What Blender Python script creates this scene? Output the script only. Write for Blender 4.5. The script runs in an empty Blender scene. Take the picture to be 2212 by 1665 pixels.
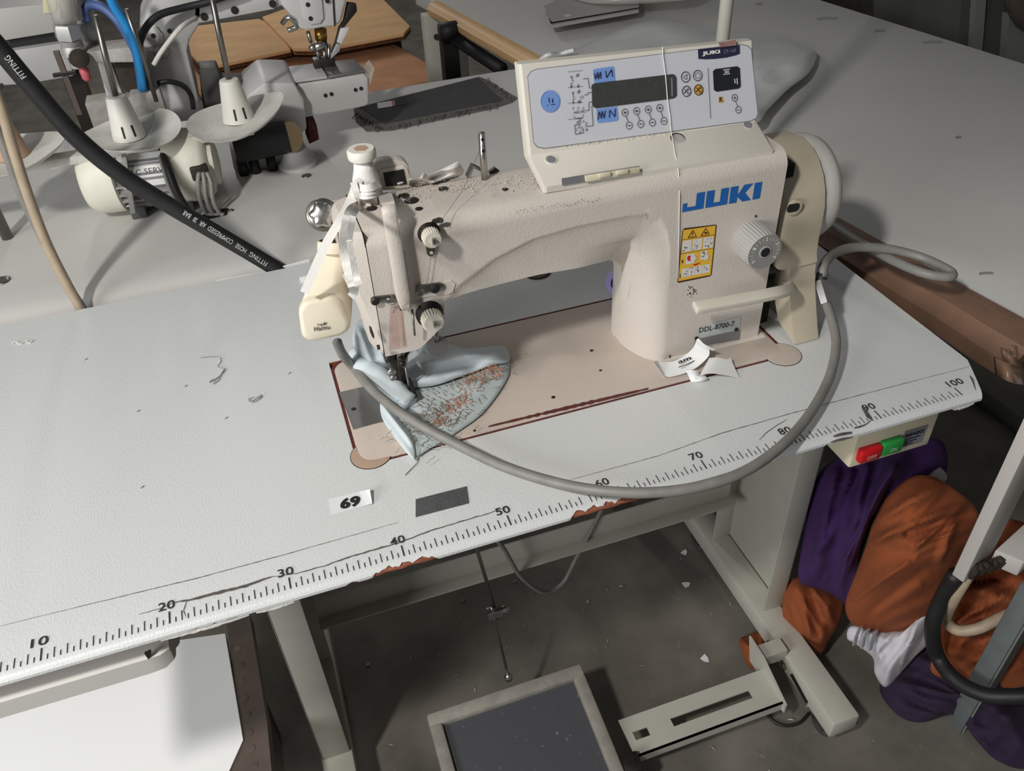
import bpy, bmesh, math, random
import numpy as np
from mathutils import Vector, Matrix
random.seed(7)
rng = np.random.RandomState(11)
S = bpy.context.scene
COL = S.collection

# ------------------------------------------------------------------ camera
W, H = 2212, 1665
CAMC = np.array([0.3601, -0.4886, 0.5739]); F = 1791.67
_r = np.array([2.2199, -0.3912, 0.1283]); _t = np.linalg.norm(_r); _k = _r / _t
_K = np.array([[0, -_k[2], _k[1]], [_k[2], 0, -_k[0]], [-_k[1], _k[0], 0]])
ROT = np.eye(3) + math.sin(_t) * _K + (1 - math.cos(_t)) * _K @ _K     # rows: right, down, forward
cam = bpy.data.cameras.new('camera'); camo = bpy.data.objects.new('camera', cam); COL.objects.link(camo)
cam.sensor_fit = 'HORIZONTAL'; cam.sensor_width = 36; cam.lens = F / W * 36; cam.clip_start = .01
camo.matrix_world = Matrix([[ROT[0][i], -ROT[1][i], -ROT[2][i], CAMC[i]] for i in range(3)] + [[0, 0, 0, 1]])
S.camera = camo
# ------------------------------------------------------------------ light
S.view_settings.view_transform = 'Standard'; S.view_settings.look = 'None'
S.view_settings.gamma = 1; S.view_settings.use_curve_mapping = False
S.view_settings.exposure = 0.06
wd = bpy.data.worlds.new('world'); S.world = wd; wd.use_nodes = True
wd.node_tree.nodes['Background'].inputs[0].default_value = (.93, .97, 1, 1)
wd.node_tree.nodes['Background'].inputs[1].default_value = 0.11
def lamp(name, loc, target, power, size, col):
    l = bpy.data.lights.new(name, 'AREA'); l.shape = 'RECTANGLE'; l.size, l.size_y = size; l.energy = power; l.color = col
    o = bpy.data.objects.new(name, l); COL.objects.link(o); o.location = loc
    o.rotation_euler = (Vector(target) - Vector(loc)).to_track_quat('-Z', 'Y').to_euler(); return o
lamp('ceiling_lamp', (-.48, -.66, 1.4), (.3, .25, 0), 23.5, (.1, .15), (1, .975, .94))
lamp('left_fill', (-1.6, -.95, .7), (.4, .3, -.1), 33, (1.0, .8), (.97, .985, 1))  # added broad fill from low left, no actual window stands there
lamp('far_fill', (.2, 4.3, 1.6), (.7, 2.5, -.3), 18, (.15, 1.2), (1, .97, .93))  # added fill that brightens the far boards, no known fixture

# ------------------------------------------------------------------ pixels to places
def ray(u, v):
    return ROT.T @ np.array([(u - W / 2) / F, (v - H / 2) / F, 1.0])
def PZ(u, v, z): d = ray(u, v); return Vector(CAMC + (z - CAMC[2]) / d[2] * d)
def PY(u, v, y): d = ray(u, v); return Vector(CAMC + (y - CAMC[1]) / d[1] * d)
def PX(u, v, x): d = ray(u, v); return Vector(CAMC + (x - CAMC[0]) / d[0] * d)
def PP(u, v, pl):                       # pl = (point, normal) or (point, normal, corners of a slightly twisted face)
    if len(pl) == 3:
        a, b, c, d = pl[2]; p = PP(u, v, pl[:2]); s = t = .5
        for _ in range(4):
            ex = (b - a) * (1 - t) + (c - d) * t; ey = (d - a) * (1 - s) + (c - b) * s; n = ex.cross(ey).normalized()
            o = a * (1 - s) * (1 - t) + b * s * (1 - t) + c * s * t + d * (1 - s) * t; p = PP(u, v, (o, n)); w = p - o
            s += w.dot(ex) / ex.length_squared; t += w.dot(ey) / ey.length_squared
        return p
    d = Vector(ray(u, v)); c = Vector(CAMC); return c + d * ((pl[0] - c).dot(pl[1]) / d.dot(pl[1]))
FLOOR = -.745

# ------------------------------------------------------------------ materials
def s2l(c): return tuple((x / 12.92 if x <= .04045 else ((x + .055) / 1.055) ** 2.4) for x in c)
def mat(name, rgb, rough=.5, metal=0, bump=0, bs=300, var=0, vs=25, col2=None, lo=.45, hi=.65, spec=.5, trans=0, stretch=None, alpha=1, coat=0):
    """rgb in 0..255 (albedo as sRGB). var = small value variation; col2 = patches of a second colour"""
    m = bpy.data.materials.new(name); m.use_nodes = True; nt = m.node_tree; N = nt.nodes; L = nt.links
    b = N['Principled BSDF']; c = s2l([x / 255 for x in rgb]) + (1,)
    b.inputs['Base Color'].default_value = c; b.inputs['Roughness'].default_value = rough; b.inputs['Metallic'].default_value = metal
    b.inputs['Specular IOR Level'].default_value = spec
    if trans: b.inputs['Transmission Weight'].default_value = trans
    if coat: b.inputs['Coat Weight'].default_value = coat
    if alpha < 1: b.inputs['Alpha'].default_value = alpha
    tc = N.new('ShaderNodeTexCoord'); src = tc.outputs['Object']
    if stretch:
        mp = N.new('ShaderNodeMapping'); mp.inputs['Scale'].default_value = stretch; L.new(src, mp.inputs[0]); src = mp.outputs[0]
    if var or col2:
        n = N.new('ShaderNodeTexNoise'); n.inputs['Scale'].default_value = vs; n.inputs['Detail'].default_value = 6; L.new(src, n.inputs['Vector'])
        r = N.new('ShaderNodeValToRGB'); L.new(n.outputs['Fac'], r.inputs[0])
        e = r.color_ramp.elements
        if col2:
            e[0].position = lo; e[1].position = hi; e[0].color = c; e[1].color = s2l([x / 255 for x in col2]) + (1,)
        else:
            e[0].position = .3; e[1].position = .7
            e[0].color = tuple(x * (1 - var) for x in c[:3]) + (1,); e[1].color = tuple(min(1, x * (1 + var)) for x in c[:3]) + (1,)
        L.new(r.outputs[0], b.inputs['Base Color'])
    if bump:
        n2 = N.new('ShaderNodeTexNoise'); n2.inputs['Scale'].default_value = bs; n2.inputs['Detail'].default_value = 2; L.new(src, n2.inputs['Vector'])
        bp = N.new('ShaderNodeBump'); bp.inputs['Strength'].default_value = min(1, bump); bp.inputs['Distance'].default_value = .0008
        L.new(n2.outputs['Fac'], bp.inputs['Height']); L.new(bp.outputs[0], b.inputs['Normal'])
    return m
M = {}
M['laminate'] = mat('laminate', (209, 210, 208), .45, bump=.4, bs=620, var=.02, vs=3, stretch=(1, .45, 1))
M['laminate_b'] = mat('laminate_back', (196, 194, 189), .5, bump=.2, bs=300, var=.05, vs=5)
M['laminate_r'] = mat('laminate_right', (192, 190, 185), .5, bump=.1, bs=300, var=.03, vs=4)
M['core'] = mat('board_core', (140, 82, 58), .8, bump=.6, bs=400, var=.3, vs=120)
M['print'] = mat('print_black', (44, 44, 44), .6)
M['crack'] = mat('crack_dark', (88, 82, 78), .8, var=.3, vs=200)
M['white_fray'] = mat('frayed_paper', (196, 192, 186), .8, bump=.8, bs=250, var=.1, vs=100)
M['paint'] = mat('machine_paint', (203, 194, 184), .5, bump=.42, bs=420, var=.03, vs=12)
M['paint_bed'] = mat('bed_paint', (196, 183, 171), .5, bump=.2, bs=500, var=.03, vs=20)
M['cover'] = mat('cover_beige', (184, 173, 152), .5, bump=.08, bs=600, var=.03, vs=15)
M['panel'] = mat('panel_plastic', (212, 206, 194), .45, bump=.06, bs=700)
M['panel_edge'] = mat('panel_edge', (222, 218, 208), .4)
M['panel_sheet'] = mat('panel_sheet', (196, 197, 203), .35)
M['cream'] = mat('cream_plastic', (216, 207, 180), .4)
M['lampcream'] = mat('lamp_cream', (233, 223, 200), .3, coat=.25)
M['gap'] = mat('dark_gap', (24, 20, 18), .9, var=.5, vs=150)
M['gapred'] = mat('red_liner', (92, 42, 38), .8, var=.3, vs=150)
M['chrome'] = mat('chrome', (190, 188, 185), .3, metal=1)
M['steel'] = mat('steel', (142, 138, 132), .38, metal=1)
M['plate'] = mat('satin_plate', (150, 148, 145), .45, metal=.85, var=.05, vs=30)
M['darkmetal'] = mat('dark_metal', (62, 58, 55), .45, metal=.7, var=.2, vs=200)
M['black'] = mat('black', (22, 22, 23), .6)
M['knob'] = mat('knob_cream', (212, 205, 190), .5)
M['knobgrey'] = mat('dial_grey', (168, 166, 162), .4)
M['whitepl'] = mat('white_plastic', (220, 217, 208), .5)
M['juki'] = mat('logo_blue', (28, 96, 168), .45)
M['yellow'] = mat('label_yellow', (226, 178, 54), .5)
M['labelline'] = mat('label_line', (70, 30, 20), .6)
M['labelwhite'] = mat('label_white', (214, 212, 208), .5)
M['red'] = mat('red', (196, 24, 30), .4)
M['green'] = mat('green', (38, 140, 62), .4)
M['lcd'] = mat('lcd', (62, 64, 62), .3, var=.12, vs=300)
M['ledscreen'] = mat('led_screen', (34, 36, 40), .2)
M['btnblue'] = mat('button_blue', (112, 146, 204), .45)
M['navy'] = mat('navy', (40, 42, 66), .4)
M['amber'] = mat('amber', (200, 152, 60), .4)
M['ring'] = mat('lilac', (172, 166, 226), .35)
M['ringdark'] = mat('indigo', (44, 36, 128), .4)
M['cable'] = mat('cable_grey', (126, 124, 118), .5, bump=.15, bs=200, var=.12, vs=60)
M['cablebeige'] = mat('cable_beige', (170, 152, 130), .5, var=.1, vs=60)
M['rubber'] = mat('rubber_black', (30, 29, 30), .55, var=.15, vs=40)
M['tape'] = mat('elastic_white', (226, 222, 216), .8, bump=.5, bs=900, stretch=(1, 1, .2))
M['tag'] = mat('tag_white', (228, 228, 226), .55)
M['sticker'] = mat('sticker_white', (226, 227, 227), .3)
M['stickerdark'] = mat('sticker_dark', (78, 80, 80), .5, var=.2, vs=300, bump=.2)
M['fabric'] = mat('fabric_blue', (199, 208, 211), .9, bump=.35, bs=1400, var=.03, vs=60)
M['fabric2'] = mat('fabric_bonded', (184, 194, 193), .8, bump=.4, bs=700, var=.08, vs=80)
M['threado'] = mat('thread_orange', (204, 138, 102), .8)
M['threadb'] = mat('thread_brown', (140, 120, 104), .8)
M['threadg'] = mat('thread_grey', (150, 148, 144), .8)
M['fuzz'] = mat('lint', (196, 188, 178), .95, var=.1, vs=200)
M['frame'] = mat('frame_grey', (184, 182, 170), .5, bump=.1, bs=300, var=.04, vs=20, col2=None)
M['mat'] = mat('pedal_mat', (72, 72, 76), .5, bump=.3, bs=300, col2=(140, 136, 130), vs=110, lo=.66, hi=.78)
M['pedalrim'] = mat('pedal_rim', (142, 137, 127), .7, bump=.5, bs=120, var=.15, vs=40)
M['whiteboard'] = mat('white_board', (251, 251, 249), .5)
M['brownsteel'] = mat('brown_steel', (92, 80, 72), .6, var=.15, vs=40)
M['drawer'] = mat('drawer_plastic', (198, 196, 188), .5)
M['orange'] = mat('cloth_rust', (142, 74, 38), .95, bump=.5, bs=500, var=.08, vs=60, stretch=(1, .2, 1))
M['purple'] = mat('cloth_purple', (62, 30, 84), .95, bump=.4, bs=500, var=.1, vs=60)
M['purpledk'] = mat('cloth_dark_purple', (46, 30, 56), .95, bump=.4, bs=500, var=.1, vs=40)
M['whitecloth'] = mat('cloth_white', (206, 204, 210), .9, bump=.3, bs=500, var=.05, vs=40)
M['greystripe'] = mat('cloth_grey_stripe', (150, 150, 156), .9)
M['whitepaint'] = mat('white_worn_paint', (198, 192, 186), .55, bump=.25, bs=150, var=.04, vs=15, col2=(96, 84, 74), lo=.66, hi=.74)
M['greymetal'] = mat('grey_galv', (112, 118, 118), .55, metal=.2, bump=.2, bs=150, var=.1, vs=30)
M['grime'] = mat('grime', (50, 42, 34), .9, bump=.8, bs=100, var=.4, vs=60)
M['browntape'] = mat('brown_tape', (120, 92, 74), .35, bump=.4, bs=60, var=.15, vs=25, coat=.2)
M['woodedge'] = mat('wood_edge', (206, 168, 120), .55, var=.08, vs=30, stretch=(1, .1, 1))
M['ply'] = mat('plywood', (222, 178, 130), .8, bump=.4, bs=80, var=.12, vs=14, stretch=(.4, 1, 1))
M['ply2'] = mat('plywood_dark', (196, 142, 104), .8, bump=.4, bs=80, var=.15, vs=12)
M['plyedge'] = mat('plywood_edge', (128, 92, 62), .9, bump=.8, bs=60, var=.25, vs=60)
M['bodygrey'] = mat('machine_grey', (194, 192, 190), .5, bump=.15, bs=300, var=.05, vs=14)
M['dust'] = mat('dusty_plastic', (206, 204, 196), .9, bump=.7, bs=260, var=.1, vs=40)
M['dustgrey'] = mat('dusty_grey', (166, 162, 156), .9, bump=.7, bs=160, var=.2, vs=50)
M['motorwhite'] = mat('motor_white', (218, 215, 200), .5, var=.04, vs=30)
M['alu'] = mat('aluminium', (176, 174, 172), .5, metal=.5, var=.1, vs=30)
M['bluehose'] = mat('hose_blue', (36, 128, 190), .35)
M['darkblue'] = mat('hose_dark_blue', (70, 92, 140), .5)
M['brass'] = mat('brass', (180, 140, 70), .35, metal=1)
M['conebrown'] = mat('cone_brown', (178, 146, 120), .6)
M['denim'] = mat('denim_dark', (58, 57, 60), .9, bump=.5, bs=700, var=.15, vs=30)
M['fringe'] = mat('denim_fringe', (96, 92, 88), .95, bump=.5, bs=400, var=.2, vs=60)
M['plastic_bag'] = mat('wrapped_bag', (222, 222, 220), .3, bump=.35, bs=22, var=.03, vs=10, coat=.25)
M['bracket'] = mat('grey_bracket', (172, 168, 166), .45, metal=.2)
M['darkscrap'] = mat('dark_cover', (56, 54, 50), .7, var=.25, vs=12)
M['greypanel'] = mat('grey_panel', (120, 122, 118), .6, var=.06, vs=6)
M['greydark'] = mat('grey_dark_panel', (74, 74, 72), .6, var=.15, vs=6)
M['woodround'] = mat('wood_disc', (204, 174, 136), .7)
M['pink'] = mat('pink_tip', (190, 90, 100), .5)
M['clear'] = mat('clear_plastic', (210, 208, 200), .2, alpha=.45)
M['labelgrey'] = mat('label_grey', (122, 122, 124), .4)
M['nameplate'] = mat('nameplate', (190, 196, 192), .35)
M['stain'] = mat('pink_stain', (190, 140, 128), .6, alpha=.32)
# concrete floor: dark with pale specks
def floor_mat():
    m = mat('concrete', (108, 104, 95), .75, bump=.5, bs=60, var=.3, vs=9)
    nt = m.node_tree; N = nt.nodes; L = nt.links; b = N['Principled BSDF']
    old = b.inputs['Base Color'].links[0].from_socket
    tc = [n for n in N if n.type == 'TEX_COORD'][0]
    n = N.new('ShaderNodeTexNoise'); n.inputs['Scale'].default_value = 45; n.inputs['Detail'].default_value = 8; n.inputs['Roughness'].default_value = .75
    L.new(tc.outputs['Object'], n.inputs['Vector'])
    r = N.new('ShaderNodeValToRGB'); r.color_ramp.elements[0].position = .6; r.color_ramp.elements[1].position = .78
    L.new(n.outputs['Fac'], r.inputs[0])
    mx = N.new('ShaderNodeMixRGB'); L.new(r.outputs[0], mx.inputs[0]); L.new(old, mx.inputs[1]); mx.inputs[2].default_value = s2l((.62, .6, .56)) + (1,)
    L.new(mx.outputs[0], b.inputs['Base Color']); return m
M['floor'] = floor_mat()

# ------------------------------------------------------------------ mesh builder
class MB:
    def __init__(s): s.v = []; s.f = []
    def add(s, vs, fs):
        o = len(s.v); s.v += [Vector(p) for p in vs]; s.f += [[i + o for i in f] for f in fs]; return s
    def box(s, a, b):
        x0, y0, z0 = a; x1, y1, z1 = b
        return s.add([(x0, y0, z0), (x1, y0, z0), (x1, y1, z0), (x0, y1, z0), (x0, y0, z1), (x1, y0, z1), (x1, y1, z1), (x0, y1, z1)],
                     [(0, 3, 2, 1), (4, 5, 6, 7), (0, 1, 5, 4), (1, 2, 6, 5), (2, 3, 7, 6), (3, 0, 4, 7)])
    def prism(s, pts, vec):
        n = len(pts); vec = Vector(vec); P = [Vector(p) for p in pts]
        return s.add(P + [p + vec for p in P], [list(range(n))[::-1], list(range(n, 2 * n))] + [(i, (i + 1) % n, n + (i + 1) % n, n + i) for i in range(n)])
    def loft(s, rings, cap=True, closed=True):
        n = len(rings[0]); vs = [p for r in rings for p in r]; fs = []
        m = n if closed else n - 1
        for k in range(len(rings) - 1):
            for i in range(m):
                j = (i + 1) % n; fs.append((k * n + i, k * n + j, (k + 1) * n + j, (k + 1) * n + i))
        if cap: fs.append(list(range(n))[::-1]); fs.append([(len(rings) - 1) * n + i for i in range(n)])
        return s.add(vs, fs)
    def tube(s, pts, r, n=10, cap=True):
        P = [Vector(p) for p in pts]; R = r if isinstance(r, (list, tuple)) else [r] * len(P); rings = []; up = None
        for i, p in enumerate(P):
            d = (P[min(i + 1, len(P) - 1)] - P[max(i - 1, 0)]).normalized()
            if up is None: up = d.orthogonal().normalized()
            up = (up - d * up.dot(d)); up = up.normalized() if up.length > 1e-6 else d.orthogonal().normalized()
            w = d.cross(up); rings.append([p + (up * math.cos(a) + w * math.sin(a)) * R[i] for a in [2 * math.pi * k / n for k in range(n)]])
        return s.loft(rings, cap)
    def lathe(s, prof, c, axis, n=28, cap=True, ribs=0, amp=0):
        """prof: (radius, height along axis)"""
        a = Vector(axis).normalized(); u = a.orthogonal().normalized(); w = a.cross(u); c = Vector(c); rings = []
        for r, h in prof:
            rings.append([c + a * h + (u * math.cos(t) + w * math.sin(t)) * (r * (1 - amp * (k % 2) if ribs else r / max(r, 1e-9))) for k, t in enumerate([2 * math.pi * k / n for k in range(n)])])
        return s.loft(rings, cap)
    def ribbon(s, pts, width_vecs, th):
        P = [Vector(p) for p in pts]; rings = []
        for i, p in enumerate(P):
            d = (P[min(i + 1, len(P) - 1)] - P[max(i - 1, 0)]).normalized()
            w = Vector(width_vecs[i] if isinstance(width_vecs, list) else width_vecs); nn = d.cross(w).normalized() * th
            rings.append([p - w / 2 - nn / 2, p + w / 2 - nn / 2, p + w / 2 + nn / 2, p - w / 2 + nn / 2])
        return s.loft(rings)
    def build(s, name, m, parent=None, smooth=False, bevel=0, seg=2, sub=0, fix=True, auto=None):
        off = Vector(parent['_o']) if parent is not None else None
        if off is None:
            xs = [p.x for p in s.v]; ys = [p.y for p in s.v]; zs = [p.z for p in s.v]
            off = Vector(((min(xs) + max(xs)) / 2, (min(ys) + max(ys)) / 2, min(zs)))
        me = bpy.data.meshes.new(name); me.from_pydata([p - off for p in s.v], [], s.f); me.update()
        bm = bmesh.new(); bm.from_mesh(me)
        if fix: bmesh.ops.recalc_face_normals(bm, faces=bm.faces)
        if bevel:
            ed = [e for e in bm.edges if len(e.link_faces) == 2 and e.calc_face_angle(0) > .5]
            bmesh.ops.bevel(bm, geom=ed, offset=bevel, segments=seg, affect='EDGES', profile=.5, clamp_overlap=True)
        for f in bm.faces: f.smooth = smooth or bevel > 0
        bm.to_mesh(me); bm.free()
        if bevel or auto:
            me.set_sharp_from_angle(angle=math.radians(auto or 40))
        me.materials.append(M[m] if isinstance(m, str) else m)
        o = bpy.data.objects.new(name, me); COL.objects.link(o)
        if parent is not None: o.parent = parent
        else: o.location = off
        o['_o'] = tuple(off)
        if sub: md = o.modifiers.new('subdivision', 'SUBSURF'); md.levels = md.render_levels = sub
        return o
def thing(name, label, cat, loc, group=None):
    o = bpy.data.objects.new(name, None); COL.objects.link(o); o.location = loc; o['_o'] = tuple(loc); o.empty_display_size = .02
    o['label'] = label; o['category'] = cat
    if group: o['group'] = group
    return o
def tag(o, label, cat=None, group=None, kind=None):
    if label: o['label'] = label
    if cat: o['category'] = cat
    if group: o['group'] = group
    if kind: o['kind'] = kind
    return o
def spline(P, n=8):
    P = [Vector(p) for p in P]; Q = [P[0] * 2 - P[1]] + P + [P[-1] * 2 - P[-2]]; out = []
    for i in range(1, len(Q) - 2):
        a, b, c, d = Q[i - 1:i + 3]
        for k in range(n):
            t = k / n; out.append(.5 * ((2 * b) + (c - a) * t + (2 * a - 5 * b + 4 * c - d) * t * t + (3 * b - a - 3 * c + d) * t ** 3))
    out.append(P[-1]); return out
def rrect(c, ux, uy, w, h, r, n=4):
    """rounded rectangle points in plane (ux,uy)"""
    c = Vector(c); ux = Vector(ux); uy = Vector(uy); P = []
    for sx, sy, a0 in ((1, 1, 0), (-1, 1, 90), (-1, -1, 180), (1, -1, 270)):
        for k in range(n + 1):
            a = math.radians(a0 + 90 * k / n)
            P.append(c + ux * (sx * (w / 2 - r) + r * math.cos(a)) + uy * (sy * (h / 2 - r) + r * math.sin(a)))
    return P
# flat print on a plane, outlined by picture points, a little proud of the surface
def toward(p, e): d = Vector(CAMC) - p; return p + d.normalized() * e
def line_poly(pts, w):
    out = []
    for a, b in zip(pts[:-1], pts[1:]):
        a = np.array(a, float); b = np.array(b, float); d = b - a; l = np.linalg.norm(d)
        if l < 1e-6: continue
        d /= l; n = np.array([-d[1], d[0]]) * w / 2
        out.append([a - n, b - n, b + n, a + n])
    return out
def circ(c, rx, ry=None, n=20, rot=0):
    ry = ry or rx; cr, sr = math.cos(rot), math.sin(rot)
    return [(c[0] + rx * math.cos(t) * cr - ry * math.sin(t) * sr, c[1] + rx * math.cos(t) * sr + ry * math.sin(t) * cr) for t in [2 * math.pi * k / n for k in range(n)]]
def ringpoly(c, rx, ry, w, n=20, rot=0):
    a = circ(c, rx, ry, n, rot); b = circ(c, rx - w, ry - w, n, rot)
    return [[a[i], a[(i + 1) % n], b[(i + 1) % n], b[i]] for i in range(n)]
def decal(name, polys, pl, m, parent, e=.0004, label=None):
    nrm = pl[1].normalized(); nrm = nrm if nrm.dot(Vector(CAMC) - pl[0]) > 0 else -nrm
    pl2 = (pl[0] + nrm * e, nrm) if len(pl) == 2 else (pl[0] + nrm * e, nrm, [q + nrm * e for q in pl[2]]); b = MB()
    for q in polys: b.add([PP(u, v, pl2) for u, v in q], [list(range(len(q)))])
    o = b.build(name, m, parent, fix=False)
    if label: o['label'] = label
    return o
def text_mesh(body, bold=0):
    c = bpy.data.curves.new('t', 'FONT'); c.body = body; c.size = 1; c.offset = bold; c.resolution_u = 3; c.space_character = 1.03
    o = bpy.data.objects.new('t', c); COL.objects.link(o)
    dg = bpy.context.evaluated_depsgraph_get(); me = bpy.data.meshes.new_from_object(o.evaluated_get(dg))
    V = [Vector(v.co) for v in me.vertices]; Fc = [list(p.vertices) for p in me.polygons]
    bpy.data.objects.remove(o); bpy.data.curves.remove(c); bpy.data.meshes.remove(me)
    x0 = min(v.x for v in V); x1 = max(v.x for v in V); y0 = min(v.y for v in V); y1 = max(v.y for v in V)
    return [((v.x - x0) / (x1 - x0), (v.y - y0) / (y1 - y0)) for v in V], Fc
def text(name, body, bl, br, tl, m, parent, e=0, bold=0, b=None):
    """text filling the parallelogram bl-br-tl given as world points"""
    V, Fc = text_mesh(body, bold); ux = br - bl; uy = tl - bl; mb = b or MB()
    nn = ux.cross(uy).normalized() * e
    mb.add([bl + ux * x + uy * y + nn for x, y in V], Fc)
    return mb if b is not None else mb.build(name, m, parent, fix=False)
def textpx(name, body, bl, br, tl, pl, m, parent, e=.0004, bold=0):
    nrm = pl[1].normalized(); nrm = nrm if nrm.dot(Vector(CAMC) - pl[0]) > 0 else -nrm
    pl2 = (pl[0] + nrm * e, nrm) if len(pl) == 2 else (pl[0] + nrm * e, nrm, [q + nrm * e for q in pl[2]])
    return text(name, body, PP(*bl, pl2), PP(*br, pl2), PP(*tl, pl2), m, parent, 0, bold)
def wr(cx, cy, ang, ln, spread, n, w, a, seed=1):
    r = random.Random(seed); out = []
    for k in range(n):
        o = (k / max(1, n - 1) - .5) * 2 * spread + r.uniform(-.2, .2) * spread; an = math.radians(ang + r.uniform(-16, 16)); l = ln * r.uniform(.5, 1)
        px = cx - math.sin(math.radians(ang)) * o + r.uniform(-.15, .15) * ln; py = cy + math.cos(math.radians(ang)) * o
        out.append((px - math.cos(an) * l / 2, py - math.sin(an) * l / 2, px + math.cos(an) * l / 2, py + math.sin(an) * l / 2, w * r.uniform(.6, 1.3), a * r.choice((1, 1, -1)) * r.uniform(.6, 1.2)))
    return out
def lump(outline, zf, bulge, thick, folds=(), K=9, p=2.2, N=72, noise=0, ns=.03, centre=None):
    """soft closed body: outline of picture points, lying at height zf(u,v), swelling by bulge, ridges in folds"""
    b = MB(); O = spline2(outline, N); n = len(O)
    c = np.array(centre) if centre is not None else np.mean(O, axis=0)
    zf_ = zf if callable(zf) else (lambda u, v: zf)
    def fh(u, v):
        h = 0
        for (u0, v0, u1, v1, w, a) in folds:
            d = np.array([u1 - u0, v1 - v0]); L2 = d @ d; t = max(0, min(1, ((u - u0) * d[0] + (v - v0) * d[1]) / L2))
            q = math.hypot(u - u0 - t * d[0], v - v0 - t * d[1]); h += a * math.exp(-(q / w) ** 2)
        if noise: h += noise * (math.sin(u * ns + 1.3 * math.sin(v * ns * .7)) * math.cos(v * ns * 1.3 + u * ns * .4))
        return h
    rings = []
    for k in range(K):
        s = 1 - k / K; g = 1 - s ** p
        rings.append([PZ(*(c + (q - c) * s), zf_(*(c + (q - c) * s)) + bulge * g + fh(*(c + (q - c) * s)) * min(1, (1 - s ** 4) * 1.2)) for q in O])
    vs = [q for r in rings for q in r]; fs = []
    for k in range(K - 1):
        for i in range(n): j = (i + 1) % n; fs.append((k * n + i, k * n + j, (k + 1) * n + j, (k + 1) * n + i))
    vs.append(PZ(*c, zf_(*c) + bulge + fh(*c))); fs += [((K - 1) * n + i, (K - 1) * n + (i + 1) % n, len(vs) - 1) for i in range(n)]
    o0 = len(vs)
    for s in (1, .5):
        vs += [PZ(*(c + (q - c) * s), zf_(*(c + (q - c) * s)) - thick * (1 if s < 1 else .6)) for q in O]
    for i in range(n):
        j = (i + 1) % n; fs.append((j, i, o0 + i, o0 + j)); fs.append((o0 + j, o0 + i, o0 + n + i, o0 + n + j))
    fs.append([o0 + n + i for i in range(n)])
    b.add(vs, fs); return b
def spline2(P, N):
    P = [np.array(p, float) for p in P]; n = len(P); out = []; k = max(1, N // n)
    for i in range(n):
        a, b, c, d = P[i - 1], P[i], P[(i + 1) % n], P[(i + 2) % n]
        for j in range(k):
            t = j / k; out.append(.5 * ((2 * b) + (c - a) * t + (2 * a - 5 * b + 4 * c - d) * t * t + (3 * b - a - 3 * c + d) * t ** 3))
    return np.array(out)
def pslab(px, y, dy):                     # outline seen on the upright plane y, dy deep
    return MB().prism([PY(u, v, y) for u, v in px], (0, dy, 0))
def hslab(px, z, dz):                     # outline seen on the level plane z, dz thick
    return MB().prism([PZ(u, v, z) for u, v in px], (0, 0, dz))

# ================================================================== SETTING
fl = MB(); fl.add([(-4, -3, FLOOR), (6, -3, FLOOR), (6, 9, FLOOR), (-4, 9, FLOOR)], [(0, 1, 2, 3)])
for nm, q in (('wall_back', [(-4, 8.9, FLOOR), (6, 8.9, FLOOR), (6, 8.9, 2.4), (-4, 8.9, 2.4)]), ('wall_right', [(5.9, -3, FLOOR), (5.9, 9, FLOOR), (5.9, 9, 2.4), (5.9, -3, 2.4)])):
    wo = MB().prism(q, (0, .1, 0) if nm == 'wall_back' else (.1, 0, 0)).build(nm, mat(nm, (170, 168, 160), .8, var=.05, vs=3)); wo['kind'] = 'structure'; wo['label'] = 'plain grey workshop wall far from the tables'
fo = fl.build('floor', 'floor', fix=False); fo['kind'] = 'structure'; fo['label'] = 'dark stained concrete floor with pale lint specks'
# ================================================================== MAIN TABLE
BX, BY, BL, BW = .385, .1275, .487, .178          # machine bed
XL, XR = -.06, 1.047
T = thing('sewing_table', 'pale grey laminated sewing table with printed centimetre ruler along its worn front edge', 'table', (.45, .27, FLOOR))
PROF = [(BY - .003, 0), (.085, 0), (.046, 0), (.033, 0), (.018, -.0004), (0, -.0012), (-.0045, -.0026), (-.0072, -.0055), (-.0074, -.0085), (-.004, -.0125), (.002, -.0178), (.008, -.025), (.013, -.031)]
def xend(y): return XR if y >= .046 else XR - .027 * min(1, (.046 - y) / .054)
CH = [(.205, .275, 7.9, .3), (.345, .375, 7.3, .3), (.372, .448, 6.35, .35), (.545, .566, 7.2, .5), (.562, .66, 6.1, .4), (.66, .70, 7.6, .3), (.83, .885, 8.3, .9), (.985, 1.01, 8.4, .6)]
def cutoff(x):                                     # where along the profile the laminate ends
    c = 11.3 + .25 * math.sin(x * 61) + .2 * math.sin(x * 173 + 1)
    for a, b, k, j in CH:
        if a < x < b:
            e = min(1, (x - a) / .012, (b - x) / .012); q = k + j * math.sin(x * 410) + .5 * j * math.sin(x * 977 + 2)
            c = c * (1 - e) + q * e
    return c
def prof_at(t):
    i = int(min(t, len(PROF) - 1.001)); f = t - i; return (PROF[i][0] * (1 - f) + PROF[i + 1][0] * f, PROF[i][1] * (1 - f) + PROF[i + 1][1] * f)
lam = MB(); nx = 360; rows = []
for i in range(nx + 1):
    u = i / nx; r = []
    for j in range(24):
        x = XL + (XR - XL) * u; t = min(j * .5, cutoff(x)) if j >= 10 else j * .5
        if j == 23: t = cutoff(x)
        y, z = prof_at(t); r.append((XL + (xend(y) - XL) * u, y, z))
    rows.append(r)
lam.add([p for r in rows for p in r], [(i * 24 + j, (i + 1) * 24 + j, (i + 1) * 24 + j + 1, i * 24 + j + 1) for i in range(nx) for j in range(23)])
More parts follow.
